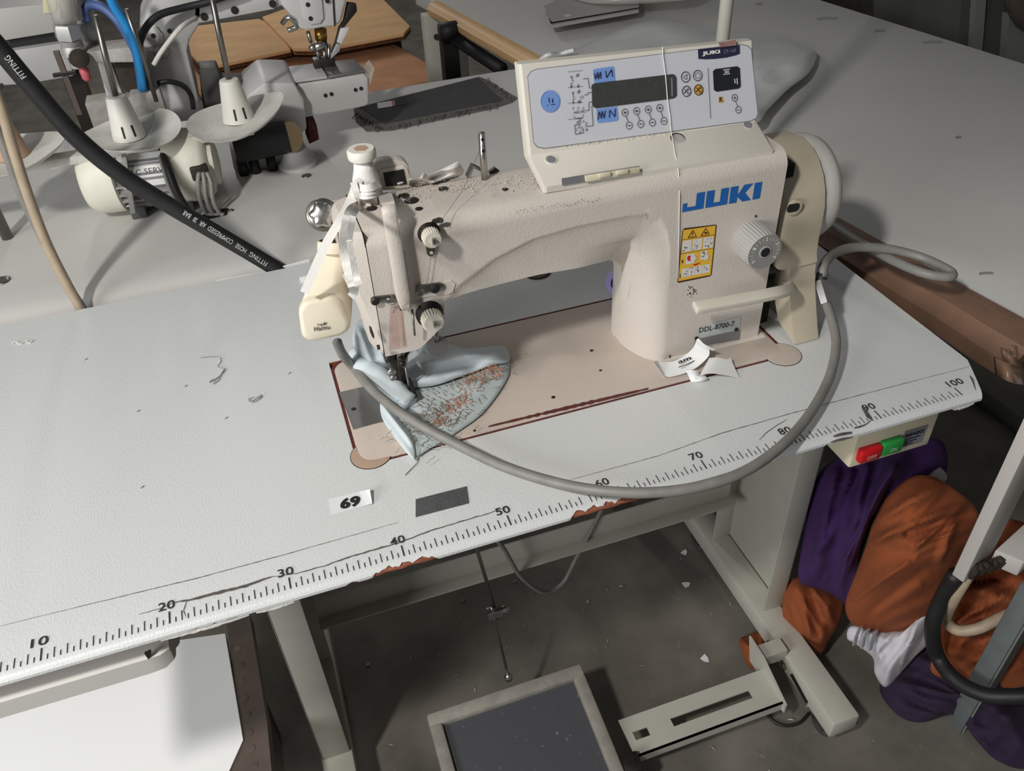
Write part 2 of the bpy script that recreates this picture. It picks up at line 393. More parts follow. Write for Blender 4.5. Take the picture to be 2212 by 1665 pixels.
# flat sheet around the machine cutout
g = .003
for (x0, x1, y0, y1) in ((XL, BX - g, BY - g, BY + BW + g), (BX + BL + g, XR, BY - g, BY + BW + g), (XL, XR, BY + BW + g, .546)):
    lam.add([(x0, y0, 0), (x1, y0, 0), (x1, y1, 0), (x0, y1, 0)], [(0, 1, 2, 3)])
top = lam.build('tabletop', 'laminate', T, smooth=True, fix=False, auto=30)
core = MB(); rings = []
cp = [(BY - g, -.0012), (.033, -.0012), (0, -.0026), (-.0038, -.004), (-.006, -.0065), (-.0058, -.0088), (-.003, -.012), (.003, -.0175), (.009, -.025), (.014, -.031), (.02, -.038), (BY - g, -.038)]
for u in np.linspace(0, 1, 160):
    rings.append([(XL + (xend(y) - .001 - XL) * u, y + (.0006 * math.sin(u * 300 + z * 900) if y < .01 else 0), z) for y, z in cp])
core.loft(rings)
for (x0, x1, y0, y1) in ((XL, BX - g, BY - g, BY + BW + g), (BX + BL + g, XR - .001, BY - g, BY + BW + g), (XL, XR - .001, BY + BW + g, .545)):
    core.box((x0, y0, -.038), (x1, y1, -.0006))
tag(core.build('board_core', 'core', T, smooth=False), 'reddish brown board showing where the laminate is chipped away')
# white broken laminate lips on the lower edge
for a, b in ((.19, .262), (.268, .30), (.985, 1.012)):
    f_ = MB(); n_ = 26; vs_ = []
    for i in range(n_):
        x = a + (b - a) * i / (n_ - 1); e = math.sin(math.pi * i / (n_ - 1)); d_ = random.uniform(.001, .0045) * e
        vs_ += [(x, -.0066, -.0092), (x, -.0072 - .0006 * e, -.0108 - d_ * .4), (x + random.uniform(-.001, .001), -.0045 - .001 * random.random(), -.0125 - d_)]
    f_.add(vs_, [(3 * i + j, 3 * i + 3 + j, 3 * i + 4 + j, 3 * i + 1 + j) for i in range(n_ - 1) for j in (0, 1)]); f_.build('frayed_lip', 'white_fray', T, fix=False)
# ruler print
tk = MB()
for h in range(10, 201):
    cm = h / 2
    if 57.8 > cm > 57.2: continue
    x = cm / 100; big = h % 20 == 0; L = .0122 if big else (.0098 if h % 2 == 0 else .0052); w = .0013 if big else .00085
    z = lambda y: -.0012 * (1 - y / .018) + .00035
    tk.add([(x - w / 2, .0002, z(0)), (x + w / 2, .0002, z(0)), (x + w / 2, L, z(L)), (x - w / 2, L, z(L))], [(0, 1, 2, 3)])
tag(tk.build('ruler_ticks', 'print', top, fix=False), None, kind='stuff')
for c in range(10, 101, 10):
    w = .0135 if c < 100 else .019; x = c / 100 + (.006 if c == 100 else -.002)
    text('ruler_numeral', str(c), Vector((x - w / 2, .0145, .0001)), Vector((x + w / 2, .0145, .0001)), Vector((x - w / 2, .0235, .0004)), 'print', top, .0002, bold=.012)
# long cracks in the sheet
def crack(pts, w, z=.00035, jit=1.5):
    P = []
    for a, b in zip(pts[:-1], pts[1:]):
        n = max(2, int(math.hypot(b[0] - a[0], b[1] - a[1]) / 9))
        for k in range(n): P.append((a[0] + (b[0] - a[0]) * k / n, a[1] + (b[1] - a[1]) * k / n + random.uniform(-jit, jit) * .5))
    P.append(pts[-1]); b = MB(); n = len(P); vs = []
    for i, (u, v) in enumerate(P):
        ww = w * (.35 + .65 * math.sin(math.pi * min(1, max(0, (i + .5) / n)))) * random.uniform(.6, 1.2) / 2
        q = PZ(u, v - ww, 0); y = q.y; dz = z + (-.0012 * max(0, 1 - y / .018) if y < .018 else 0)
        for s in (-1, 1): vs.append(PZ(u, v + s * ww, dz))
    b.add(vs, [(2 * i, 2 * i + 1, 2 * i + 3, 2 * i + 2) for i in range(n - 1)])
    return b.build('crack', 'crack', top, fix=False)
crack([(375, 1301), (410, 1296), (470, 1280), (530, 1265), (585, 1246)], 7)
crack([(585, 1246), (640, 1238), (700, 1222), (770, 1198), (860, 1172), (930, 1146), (1010, 1122), (1095, 1096)], 3.2)
crack([(0, 1352), (200, 1303), (420, 1250), (620, 1196), (860, 1128)], 1.6, jit=.6)
crack([(1180, 1050), (1420, 985), (1560, 935), (1700, 895), (1800, 868), (2100, 790)], 1.4, jit=.6)
crack([(403, 1298), (396, 1318), (402, 1332)], 5)
crack([(1862, 880), (1872, 893), (1884, 905)], 16)
crack([(1845, 925), (1868, 918), (1885, 905)], 4)
crack([(1800, 942), (1815, 938), (1840, 934)], 6)
crack([(1795, 955), (1820, 948), (1843, 944)], 6)
crack([(2095, 812), (2103, 825), (2108, 842)], 10)
crack([(300, 1326), (340, 1316), (372, 1302)], 1.8)
crack([(1700, 905), (1660, 930), (1640, 950)], 2.5)
# ---------------- under-frame
fz = -.655
def post(x0, x1, flip):
    b = MB(); y0, y1 = .212, .389; t = .003; z0, z1 = fz, -.039
    web = x1 if not flip else x0
    wx = (x1 - t, x1) if not flip else (x0, x0 + t)
    b.box((wx[0], y0, z0), (wx[1], y1, z1)); b.box((x0, y0, z0), (x1, y0 + t, z1)); b.box((x0, y1 - t, z0), (x1, y1, z1))
    return b.build('post', 'frame', T, bevel=.0012)
post(1.005, 1.043, False); post(.238, .280, True)
for x0, x1 in ((.993, 1.041), (.236, .284)):
    MB().box((x0, -.005, fz - .04), (x1, .48, fz)).build('foot_bar', 'frame', T, bevel=.004)
    for y in (.03, .44):
        c = MB(); xm = (x0 + x1) / 2
        c.box((xm - .014, y - .012, FLOOR + .022), (xm + .014, y + .02, fz - .04)); cc = c.build('caster', 'steel', T, bevel=.002)
        MB().lathe([(.02, -.01), (.0225, -.008), (.0225, .008), (.02, .01)], (xm, y + .004, FLOOR + .0226), (1, 0, 0), 20).build('wheel', 'greydark', cc, smooth=True, auto=40)
MB().box((.28, .362, -.517), (1.006, .365, -.47)).box((.28, .34, -.517), (1.006, .365, -.513)).build('crossbar', 'frame', T, bevel=.001)
# slotted lower stretcher
st = MB(); zt = -.66
xs = [.688, .70, .725, .765, .905, .92, .944]
def quad(x0, x1, y0, y1): st.box((x0, y0, zt - .003), (x1, y1, zt))
quad(.688, .944, .056, .080); quad(.688, .944, .094, .119); quad(.688, .70, .08, .094); quad(.725, .765, .08, .094); quad(.905, .944, .08, .094)
st.box((.688, .056, zt - .02), (.944, .059, zt))
st.build('slotted_stretcher', 'frame', T)
MB().prism([(.944, .05, zt - .02), (.944, .15, zt - .02), (.944, .165, zt + .03), (.944, .125, zt + .03), (.944, .05, zt + .002)], (.003, 0, 0)).build('end_plate', 'frame', T)
MB().box((.946, .125, zt - .005), (.994, .15, zt + .02)).build('mounting_block', 'frame', T)
for (u, v) in ((1662, 1393), (1692, 1437)):
    p = PX(u, v, .992); MB().lathe([(.0085, 0), (.0085, .004), (.007, .006)], p + Vector((.002, 0, 0)), (-1, 0, 0), 6).build('bolt', 'steel', T, auto=30)
decal('slot', [[(1706, 1457), (1712, 1455), (1746, 1517), (1741, 1521)]], (Vector((.993, 0, 0)), Vector((-1, 0, 0))), 'gap', T, .0005)
# drawer under the left end
dr = MB()
sec = [(.012, -.0385), (.004, -.042), (.004, -.062), (.012, -.068), (.02, -.068), (.026, -.076), (.034, -.084), (.12, -.088), (.30, -.088), (.30, -.0385)]
rings = [[(x, y, z) for y, z in sec] for x in (-.055, .168)]
for k, (dx, sc) in enumerate(((.18, .93), (.188, .8))): rings.append([(dx, y + .004 * k, -.0385 + (z + .0385) * sc) for y, z in sec])
dr.loft(rings)
drw = dr.build('drawer', 'drawer', T, smooth=True, auto=35)
MB().prism([PY(312, 1412, .0035), PY(326, 1406, .0035), PY(327, 1412, .0035), PY(320, 1424, .0035)], (0, .002, 0)).build('finger_pull', 'gap', drw)

# treadle with rod
P = thing('foot_pedal', 'grey cast foot pedal with dark rubber mat under the table', 'pedal', (.53, .08, FLOOR))
def ped(x0, x1, y0, y1, dz0, dz1):
    zz = lambda y: -.62 - (.207 - y) * .16
    return [(x0, y0, zz(y0)), (x1, y0, zz(y0)), (x1, y1, zz(y1)), (x0, y1, zz(y1))], dz0, dz1
def pedbox(x0, x1, y0, y1, lo, hi, nm, m, par, bev=0):
    q, _, _ = ped(x0, x1, y0, y1, 0, 0); return MB().prism([Vector(p) + Vector((0, 0, lo)) for p in q], (0, 0, hi - lo)).build(nm, m, par, bevel=bev)
px0, px1, py0, py1 = .404, .660, -.11, .208
pedbox(px0 + .008, px1 - .008, py0 + .008, py1 - .008, -.016, -.006, 'mat', 'mat', P)
for a in ((px0, px1, py1 - .02, py1), (px0, px1, py0, py0 + .02), (px0, px0 + .02, py0 + .018, py1 - .018), (px1 - .02, px1, py0 + .018, py1 - .018)):
    pedbox(*a, -.02, .004, 'rim', 'pedalrim', P, .004)
MB().box((px1, .03, -.668), (px1 + .03, .06, -.645)).build('pivot', 'darkmetal', P, bevel=.003)
MB().box((px0 - .1, .06, -.672), (px0, .085, -.65)).build('pivot', 'darkmetal', P, bevel=.003)
MB().box((px0 - .12, .04, FLOOR), (px0 - .1, .1, -.645)).build('pivot_support', 'frame', P)
MB().box((px1 + .02, .036, FLOOR), (px1 + .026, .054, -.647)).build('pivot_support', 'darkmetal', P)
R_ = thing('treadle_rod', 'thin steel pull rod with square clamp joining pedal and table', 'rod', tuple(PZ(1098, 1463, -.62)))
a = PZ(1098, 1463, -.612); mid = PY(1070, 1345, .235); tp = PY(1030, 1195, .25); tp2 = tp + (tp - mid).normalized() * .30
tp2.z = -.04
MB().tube([a, mid, PY(1062, 1310, .238)], .0022, 8).build('lower_rod', 'steel', R_, smooth=True)
MB().tube([PY(1075, 1335, .238), PY(1033, 1195, .25), tp2], .0026, 8).build('upper_rod', 'steel', R_, smooth=True)
c = PY(1066, 1323, .236); MB().box(c - Vector((.010, .006, .008)), c + Vector((.013, .006, .008))).build('clamp', 'chrome', R_, bevel=.0015)
MB().lathe([(.004, 0), (.006, .003), (.006, .008), (.004, .011)], c + Vector((.012, 0, 0)), (1, 0, 0), 12).build('wing_nut', 'chrome', R_, smooth=True)
MB().lathe([(.001, -.008), (.006, -.004), (.0068, .002), (.004, .008), (.002, .009)], a, (0, 0, 1), 14).build('ball_joint', 'chrome', R_, smooth=True)
lp = MB().tube(spline([PY(1060, 1150, .33), PY(1088, 1185, .33), PY(1125, 1245, .33), PY(1175, 1279, .335), PY(1215, 1260, .345), PY(1245, 1205, .355), PY(1290, 1120, .36), PY(1330, 1040, .36)], 8), .0038, 8)
tag(lp.build('hanging_cable', 'cable', smooth=True), 'grey cable sagging in a loop below the tabletop', 'cable')
# ================================================================== SEWING MACHINE
SM = thing('sewing_machine', 'cream lockstitch sewing machine with blue brand lettering set into the table', 'sewing machine', (BX + BL / 2, BY + BW / 2, 0))
YF, YB, ZT = .167, .268, .227
# bed
def bed_outline(z, ins=0):
    return [Vector((p.x, p.y, z)) for p in rrect((BX + BL / 2, BY + BW / 2, 0), (1, 0, 0), (0, 1, 0), BL - 2 * ins, BW - 2 * ins, .016, 6)]
bed = MB().loft([bed_outline(-.035), bed_outline(-.0015), bed_outline(.0008, .0012), bed_outline(.0014, .003)])
bedo = bed.build('bed', 'paint_bed', SM, smooth=True, auto=35)
lin = MB().loft([bed_outline(-.03, -.0028), bed_outline(-.0005, -.0028)])
tag(lin.build('bed_liner', 'gapred', SM, smooth=False), 'dark red liner in the gap round the machine bed')
for (u, v) in ((789, 985), (1690, 766)):
    p = PZ(u, v, 0); p.x += (.006 if u < 1000 else 0)
    MB().lathe([(.0205, -.01), (.0205, .0006), (.018, .0009)], p, (0, 0, 1), 32).build('corner_cushion', mat('cushion', (176, 150, 128), .7) if u < 1000 else 'paint_bed', SM, smooth=True, auto=35)
    MB().lathe([(.0212, -.01), (.0212, .0004)], p, (0, 0, 1), 32).build('cushion_rim', 'gap', SM, auto=35)
# slide plate on the left end of the bed
zb = .0016
MB().prism([PZ(733, 848, zb), PZ(793, 834, zb), PZ(862, 826, zb), PZ(905, 895, zb), PZ(815, 914, zb), PZ(763, 928, zb)], (0, 0, .0006)).build('slide_plate', 'plate', SM)
MB().lathe([(.0028, 0), (.0022, .0003)], PZ(764, 883, .0023), (0, 0, 1), 14).build('screw_hole', 'black', SM)
MB().prism([PZ(905, 815, zb), PZ(985, 800, zb), PZ(1010, 870, zb), PZ(925, 890, zb)], (0, 0, .0005)).build('needle_plate', 'plate', SM)
# worn dark strip along the front of the bed
ws = []
for i in range(40):
    t = i / 39; u = 1055 + 345 * t; v = 921 - 82 * t; w = (3 + 5 * abs(math.sin(i * 1.7)) * math.sin(math.pi * t) + 2 * random.random()) / 2
    ws.append((u, v - w, v + w))
wb = MB(); wb.add([PZ(u, q, .0018) for u, a, b in ws for q in (a, b)], [(2 * i, 2 * i + 1, 2 * i + 3, 2 * i + 2) for i in range(39)])
tag(wb.build('paint_chip', 'gapred', bedo, fix=False), 'dark strip where paint has worn off the bed front')
for (u, v, r) in ((1195, 858, .0022), (1278, 757, .002), (1297, 800, .0016), (1025, 930, .0016)):
    MB().lathe([(r, 0), (r, .0003)], PZ(u, v, .0016), (0, 0, 1), 10).build('bed_hole', 'black', bedo)
# body: head, arm and column as one casting
def lerp(t, pts):
    if t <= pts[0][0]: return pts[0][1]
    for (a, va), (b, vb) in zip(pts[:-1], pts[1:]):
        if t <= b: return va + (vb - va) * (t - a) / (b - a)
    return pts[-1][1]
def zbot(x):
    return lerp(x, [(.432, .094), (.462, .0935), (.468, .095), (.490, .113), (.494, .118), (.4955, .139), (.50, .1415), (.53, .1425), (.595, .143), (.655, .139), (.676, .135), (.688, .127), (.697, .115), (.702, .10), (.7045, .08), (.706, .05), (.7075, .0), (.9, 0)])
def ridge(x): return lerp(x, [(.432, -1), (.494, -1), (.4955, .139), (.509, .154), (.547, .176), (.587, .189), (.633, .193), (.706, .191), (.722, .187), (.731, .17), (.735, .133), (.738, .08), (.742, -.01), (.75, -1), (.9, -1)])
def colx(z): return lerp(z, [(-.01, .742), (.08, .738), (.133, .735), (.17, .731), (.2, .715), (.21, .70)])
RC = [(.4955, .139), (.509, .154), (.547, .176), (.587, .189), (.633, .193), (.685, .1925), (.706, .190), (.72, .182), (.729, .166), (.734, .145), (.7355, .12), (.738, .08), (.742, -.02)]
def smooth(a, b, t): t = max(0, min(1, (t - a) / (b - a))); return t * t * (3 - 2 * t)
def ridge_x(z): return lerp(-z, [(-p[1], p[0]) for p in RC[6:]]) if z < .19 else .706
def yfront(x, z):
    d = 0
    inside = x > .4955 and ((x < .706 and z < lerp(x, RC[:7])) or (x >= .706 and z < .19 and x < ridge_x(z)))
    if inside:
        q = 9
        for (ax_, az), (bx_, bz) in zip(RC[:-1], RC[1:]):
            dx, dz = bx_ - ax_, bz - az; t = max(0, min(1, ((x - ax_) * dx + (z - az) * dz) / (dx * dx + dz * dz))); q = min(q, math.hypot(x - ax_ - t * dx, z - az - t * dz))
        da = .0016 * (1 - math.exp(-q / .003)) + .012 * (1 - math.exp(-q / .05))
        t = min(1, q / .034); dc_ = .066 * (1 - math.sqrt(max(0, 1 - t * t * .96)))
        w_ = smooth(.185, .07, z) * smooth(.63, .715, x); d = da * (1 - w_) + dc_ * w_
    r = .017; k = z - (ZT - r)
    if k > 0: d = max(d, 0) + r - math.sqrt(max(0, r * r - min(k, r) ** 2))
    return YF + d
def yback(x, z):
    r = .036; k = z - (ZT - r); d = 0
    if k > 0: d = r - math.sqrt(max(0, r * r - min(k, r) ** 2))
    yb = YB - d; w_ = smooth(.15, .10, z) * (1 if x > .69 else 0)
    if w_ > 0 and x < .738: t = min(1, (.738 - x) / .0315); yb = yb * (1 - w_) + w_ * (.231 + (YB - .231) * math.sqrt(max(0, 1 - t * t)))
    return yb
XS = sorted(set(list(np.linspace(.432, .49, 14)) + [.494, .4955] + list(np.linspace(.50, .67, 40)) + list(np.linspace(.675, .7075, 26)) + list(np.linspace(.7085, .748, 44)) + list(np.linspace(.755, .858, 14))))
TS = list(np.linspace(0, .9, 72)) + list(np.linspace(.91, 1, 14)); nt_ = len(TS)
body = MB(); vs = []; fs = []
for x in XS:
    zb_ = zbot(x); col = []
    for t in TS:
        z = zb_ + (ZT - zb_) * t; col.append((x, yfront(x, z), z))
    for t in TS[::-1]:
        z = zb_ + (ZT - zb_) * t; col.append((x, max(yback(x, z), yfront(x, z) + .002), z))
    vs += col
n2 = 2 * nt_
for i in range(len(XS) - 1):
    for j in range(n2): k = (j + 1) % n2; fs.append((i * n2 + j, (i + 1) * n2 + j, (i + 1) * n2 + k, i * n2 + k))
fs.append(list(range(n2))); fs.append([(len(XS) - 1) * n2 + j for j in range(n2)][::-1])
body.add(vs, fs); bo = body.build('arm_casting', 'paint', SM, smooth=True, auto=42)
# base flange of the column
fl2 = [(.738, .266), (.718, .257), (.7065, .235), (.712, .205), (.725, .178), (.744, .164), (.80, .1635), (.866, .1635), (.866, .262)]
MB().loft([[(x, y, .0015) for x, y in fl2], [(x + (.0008 if x < .74 else 0), y + .0008, .003) for x, y in fl2], [(x + (.003 if x < .74 else -.004), y + .006, .0042) for x, y in fl2]]).build('column_base', 'paint', SM, smooth=True, auto=50)
# face plate on the left end
lv = [(.094, .4245, .170, .205), (.102, .421, .1682, .222), (.14, .4175, .1675, .245), (.165, .412, .1672, .262), (.212, .412, .168, .262), (.2215, .4135, .171, .256), (.2255, .418, .176, .25)]
rings = []
for z, xo, yf, yb in lv:
    rings.append([(.4312, yf, z), (xo + .007, yf + .003, z), (xo + .001, yf + .014, z), (xo, yf + .02, z), (xo, yb - .012, z), (xo + .004, yb - .003, z), (xo + .01, yb, z), (.4312, yb, z)])
fp = MB().loft(rings).build('face_plate', 'paint', SM, smooth=True, auto=25)
MB().box((.4309, .1685, .0945), (.4322, .255, .2255)).build('face_plate_seam', 'gap', SM)
decal('plate_slot', [[(797, 703), (802, 706), (808, 722), (809, 732), (804, 728), (799, 716)], [(813, 745), (820, 744), (822, 754), (816, 756)]], (Vector((.4215, .17, .12)), Vector((-.9, -.45, 0))), 'gap', fp, .004)
# pinkish stain below the thread guide
for st_px in ([(842, 660), (850, 659), (854, 754), (840, 757)], [(850, 659), (858, 657), (866, 752), (854, 754)], [(858, 657), (865, 655), (880, 749), (868, 751)], [(861, 600), (866, 600), (876, 744), (872, 746)]):
  decal('stain', [st_px], (Vector((0, YF, 0)), Vector((0, -1, 0))), 'stain', bo, .0003)
# take-up guard
gp = [PZ(832, 424, .2285), PY(838, 445, .168), PY(845, 482, .159), PY(858, 560, .157), PY(868, 625, .157), PY(874, 655, .158), PY(876, 664, .161)]
gd = MB(); rings = []; gs = spline(gp, 6)
for i, p in enumerate(gs):
    t = i / (len(gs) - 1); w = .0062 * (1 if t < .75 else 1 - 1.6 * (t - .75)); d = (gs[min(i + 1, len(gs) - 1)] - gs[max(0, i - 1)]).normalized(); nn = Vector((1, 0, 0)).cross(d).normalized() * .0035
    if nn.y > 0: nn = -nn
    rings.append([p + Vector((-w, 0, 0)) - nn, p + Vector((w, 0, 0)) - nn, p + Vector((w, 0, 0)) + nn * .6, p + Vector((w * .7, 0, 0)) + nn, p + Vector((-w * .7, 0, 0)) + nn, p + Vector((-w, 0, 0)) + nn * .6])
gd.loft(rings); tag(gd.build('take_up_guard', 'paint', SM, smooth=True, auto=40), 'curved cream guard over the take-up lever')
MB().box((.459, YF - .0006, .152), (.4635, YF + .002, .205)).build('take_up_slot', 'black', SM)
for u, v, y in ((876, 667, .152), (866, 655, .155)): pass
MB().box(PY(873, 660, .1665) - Vector((.0045, .0006, .004)), PY(873, 660, .1665) + Vector((.0045, .001, .006))).build('guard_foot', 'black', SM)
MB().tube([PY(890, 668, .163), PY(893, 690, .156), PY(896, 724, .158)], .0011, 6).build('thread_hook', 'steel', SM, smooth=True)
# dust plugs and holes on the top of the head
for u, v, r in ((889, 433, .0068), (872, 423, .0055), (958, 408, .0048), (905, 451, .0035), (803, 450, .005), (1091, 409, .003)):
    p = PZ(u, v, ZT + .0003); p.y = max(p.y, YF + .012)
    MB().lathe([(r, -.001), (r, .0004), (r * .8, .0007)], p, (0, 0, 1), 20).build('oil_plug', 'darkmetal', SM, smooth=True, auto=40)
# thread guides and tension units on the front
def guide(uv, y, body_pts, nm='thread_guide'):
    return MB().prism([PY(u, v, y) for u, v in body_pts], (0, .0022, 0)).build(nm, 'steel', SM, bevel=.0006)
g1 = guide(None, YF - .0025, [(801, 646), (806, 642), (850, 637), (853, 640), (853, 653), (848, 657), (833, 655), (830, 650), (808, 657), (801, 653)])
MB().lathe([(.0042, 0), (.0042, .002), (.003, .003)], PY(810, 649, YF - .0025), (0, -1, 0), 16).build('screw', 'darkmetal', g1, smooth=True, auto=40)
MB().tube([PY(835, 646, YF - .006), PY(850, 645, YF - .006), PY(852, 655, YF - .006), PY(838, 657, YF - .006)], .0011, 6).build('eyelet', 'steel', g1, smooth=True)
MB().prism([PY(u, v, YF - .0008) for u, v in [(897, 622), (975, 607), (984, 613), (978, 630), (968, 636), (897, 645)]], (0, .001, 0)).build('guide_pad', 'paint', SM)
g2 = guide(None, YF - .003, [(898, 622), (906, 617), (950, 611), (958, 614), (961, 620), (957, 627), (915, 633), (905, 639), (899, 639)])
MB().lathe([(.0046, 0), (.0046, .0022), (.003, .0032)], PY(939, 622, YF - .003), (0, -1, 0), 16).build('screw', 'black', g2, smooth=True, auto=40)
MB().lathe([(.002, 0), (.002, .0006)], PY(914, 628, YF - .003), (0, -1, 0), 12).build('eyelet', 'chrome', g2)
def tension(c, rk, lk, discs, nm):
    r0 = MB().lathe([(.004, 0), (.004, .012)], c, (0, -1, 0), 16).build(nm, 'steel', SM, smooth=True)
    h = .002
    for k in range(discs):
        MB().lathe([(rk * .7, h), (rk * (1.22 if k % 2 == 0 else 1.1), h + .0008), (rk * .7, h + .0018)], c, (0, -1, 0), 28).build('disc', 'darkmetal', r0, smooth=True); h += .0022
    kn = MB().lathe([(rk * .9, h), (rk, h + .001), (rk, h + lk - .002), (rk * .9, h + lk), (rk * .45, h + lk)], c, (0, -1, 0), 48, ribs=1, amp=.09).build('knob', 'knob', r0, smooth=True, auto=30)
    MB().box(Vector(c) + Vector((-.0014, -h - lk - .004, -.003)), Vector(c) + Vector((.0014, -h - lk + .002, .003))).build('stud', 'chrome', r0, bevel=.0008)
    return r0
ta = tension(PY(925, 500, YF - .002), .0086, .011, 2, 'pre_tension')
MB().prism([PY(u, v, YF - .004) for u, v in [(930, 483), (936, 474), (948, 470), (957, 472), (959, 478), (954, 482), (944, 482), (937, 490)]], (0, .0012, 0)).build('guide_arm', 'steel', ta)
MB().prism([PY(u, v, YF - .003) for u, v in [(918, 522), (939, 520), (939, 545), (935, 552), (928, 554), (923, 549)]], (0, .0012, 0)).build('guide_tail', 'steel', ta)
MB().lathe([(.0016, 0), (.0016, .0005)], PY(932, 546, YF - .003), (0, -1, 0), 12).build('tail_hole', 'knob', ta)
tb = tension(PY(925, 672, YF - .002), .0108, .0115, 4, 'main_tension')
MB().tube([PY(905, 660, YF - .006), PY(903, 672, YF - .006), PY(912, 668, YF - .006), PY(916, 660, YF - .006)], .0008, 6).build('check_spring', 'darkmetal', tb, smooth=True)
# presser lifter paddle: disc seen below the tension knob
MB().tube([PY(938, 712, .205), PY(944, 737, .203)], .0035, 10).build('lifter_stem', 'steel', SM, smooth=True)
pd = PY(945, 748, .203); dv = (Vector(CAMC) - pd).normalized()
MB().lathe([(.0105, -.001), (.011, 0), (.0105, .001)], pd, dv, 32).build('lifter_disc', 'plate', SM, smooth=True, auto=40)
# needle bar, presser foot, needle
nb = Vector((.4495, .2165, 0))
MB().lathe([(.0035, .05), (.0035, .100)], nb + Vector((.004, -.012, 0)), (0, 0, 1), 16).build('needle_bar', 'chrome', SM, smooth=True)
MB().lathe([(.0045, .056), (.0055, .062), (.0055, .074), (.0045, .08)], nb + Vector((.004, -.012, 0)), (0, 0, 1), 16).build('needle_clamp', 'steel', SM, smooth=True)
MB().lathe([(.0004, .012), (.0009, .02), (.0009, .056)], nb + Vector((.005, -.013, 0)), (0, 0, 1), 8).build('needle', 'chrome', SM, smooth=True)
MB().lathe([(.0048, .045), (.0048, .1)], nb + Vector((-.003, .006, 0)), (0, 0, 1), 16).build('presser_bar', 'steel', SM, smooth=True)
pf = MB().box(nb + Vector((-.009, -.008, .022)), nb + Vector((.006, .008, .05))).build('presser_foot', 'darkmetal', SM, bevel=.002)
MB().box(nb + Vector((-.010, -.028, .016)), nb + Vector((-.003, .006, .02))).box(nb + Vector((.006, -.028, .016)), nb + Vector((.011, .006, .02))).build('toe', 'darkmetal', pf, bevel=.001)
for u, v, r in ((838, 772, .004), (868, 782, .0035), (845, 800, .0045), (848, 812, .0035), (866, 772, .003)):
    MB().lathe([(r * .6, 0), (r, .001), (r, .004), (r * .7, .005)], PY(u, v, .195), (0, -1, 0), 14).build('clamp_screw', 'chrome' if v > 790 else 'darkmetal', SM, smooth=True)
MB().tube([PY(884, 757, .2), PY(874, 775, .198), PY(866, 790, .198)], .0012, 6).build('finger_guard', 'darkmetal', SM, smooth=True)
# knob stack (presser spring regulator) on top of the head
kb = PZ(797, 428, ZT)
kprof = [(.0135, 0), (.0138, .002), (.0138, .012), (.0128, .013)]
MB().lathe(kprof, kb, (0, 0, 1), 60, ribs=1, amp=.05).build('regulator_base', 'whitepl', SM, smooth=True, auto=30)
MB().lathe([(.0128, .013), (.0124, .02), (.0095, .03), (.0085, .037)], kb, (0, 0, 1), 32).build('regulator_neck', 'tape', SM, smooth=True)
kc = MB().lathe([(.0085, .037), (.0128, .040), (.0132, .042), (.0132, .047), (.0118, .0488), (.007, .0488)], kb, (0, 0, 1), 64, ribs=1, amp=.02).build('regulator_cap', 'whitepl', SM, smooth=True, auto=40)
MB().lathe([(.0068, .0487), (.0068, .0492)], kb, (0, 0, 1), 6).build('hex_socket', 'conebrown', kc)
# square rear guard with dark window behind the head
pw = PY(850, 374, .285)
rg = MB().prism([PY(u, v, .248) for u, v in [(806, 362), (812, 353), (858, 345), (876, 349), (884, 360), (887, 385), (884, 408), (812, 414)]], (0, .016, 0)).build('rear_bracket', 'paint', SM, bevel=.004)
MB().prism([PY(u, v, .2465) for u, v in [(818, 372), (824, 366), (872, 358), (880, 364), (886, 384), (884, 406), (820, 410)]], (0, .002, 0)).build('bracket_frame', 'knob', rg, bevel=.001)
MB().prism([PY(u, v, .2455) for u, v in [(828, 374), (872, 366), (879, 398), (834, 403)]], (0, .001, 0)).build('bracket_window', 'black', rg)
# thread post and clip
pb = PZ(1047, 387, ZT); MB().tube([pb - Vector((0, 0, .004)), pb + Vector((0, 0, .046))], .0033, 14).build('thread_post', 'chrome', SM, smooth=True)
for h in (.030, .041): MB().lathe([(.0016, 0), (.0016, .0006)], pb + Vector((-.0005, -.0033, h)), (0, -1, 0), 12).build('post_eyelet', 'gap', SM)
MB().prism([PY(1010, 384, pb.y + .01), PY(1022, 358, pb.y + .01), PY(1040, 366, pb.y + .01), PY(1043, 372, pb.y + .01), PY(1024, 364, pb.y + .01), PY(1016, 384, pb.y + .01)], (0, .008, 0)).build('clip', 'chrome', SM)
MB().prism([PY(1056, 372, pb.y + .012), PY(1070, 362, pb.y + .012), PY(1080, 370, pb.y + .012), PY(1058, 377, pb.y + .012)], (0, .004, 0)).build('clip_spring', 'darkmetal', SM)
# ---- lettering, warning label, plate
FP = (Vector((0, YF, 0)), Vector((0, -1, 0)))
def jk(pts, x0, x1, z0l, z0r, h, b):
    o = []
    for x, y in pts:
        t = x / 4.87; o.append(Vector((x0 + (x1 - x0) * t, YF - .0005, z0l + (z0r - z0l) * t + h * y)))
    b.add(o, [list(range(len(o)))])
JG = [[[(0, 0), (1.3, 0), (1.3, .24), (.26, .24), (0, .24)], [(0, .24), (.26, .24), (.26, .5), (0, .5)], [(.8, .24), (1.3, .24), (1.3, 1), (.8, 1)]],
      [[(1.42, 0), (2.78, 0), (2.78, .24), (1.42, .24)], [(1.42, .24), (1.9, .24), (1.9, 1), (1.42, 1)], [(2.3, .24), (2.78, .24), (2.78, 1), (2.3, 1)]],
      [[(2.9, 0), (3.38, 0), (3.38, 1), (2.9, 1)], [(3.38, .42), (3.74, 1), (4.3, 1), (3.86, .5), (3.38, .35)], [(3.38, .35), (3.86, .5), (4.3, 0), (3.74, 0)]],
      [[(4.4, 0), (4.87, 0), (4.87, 1), (4.4, 1)]]]
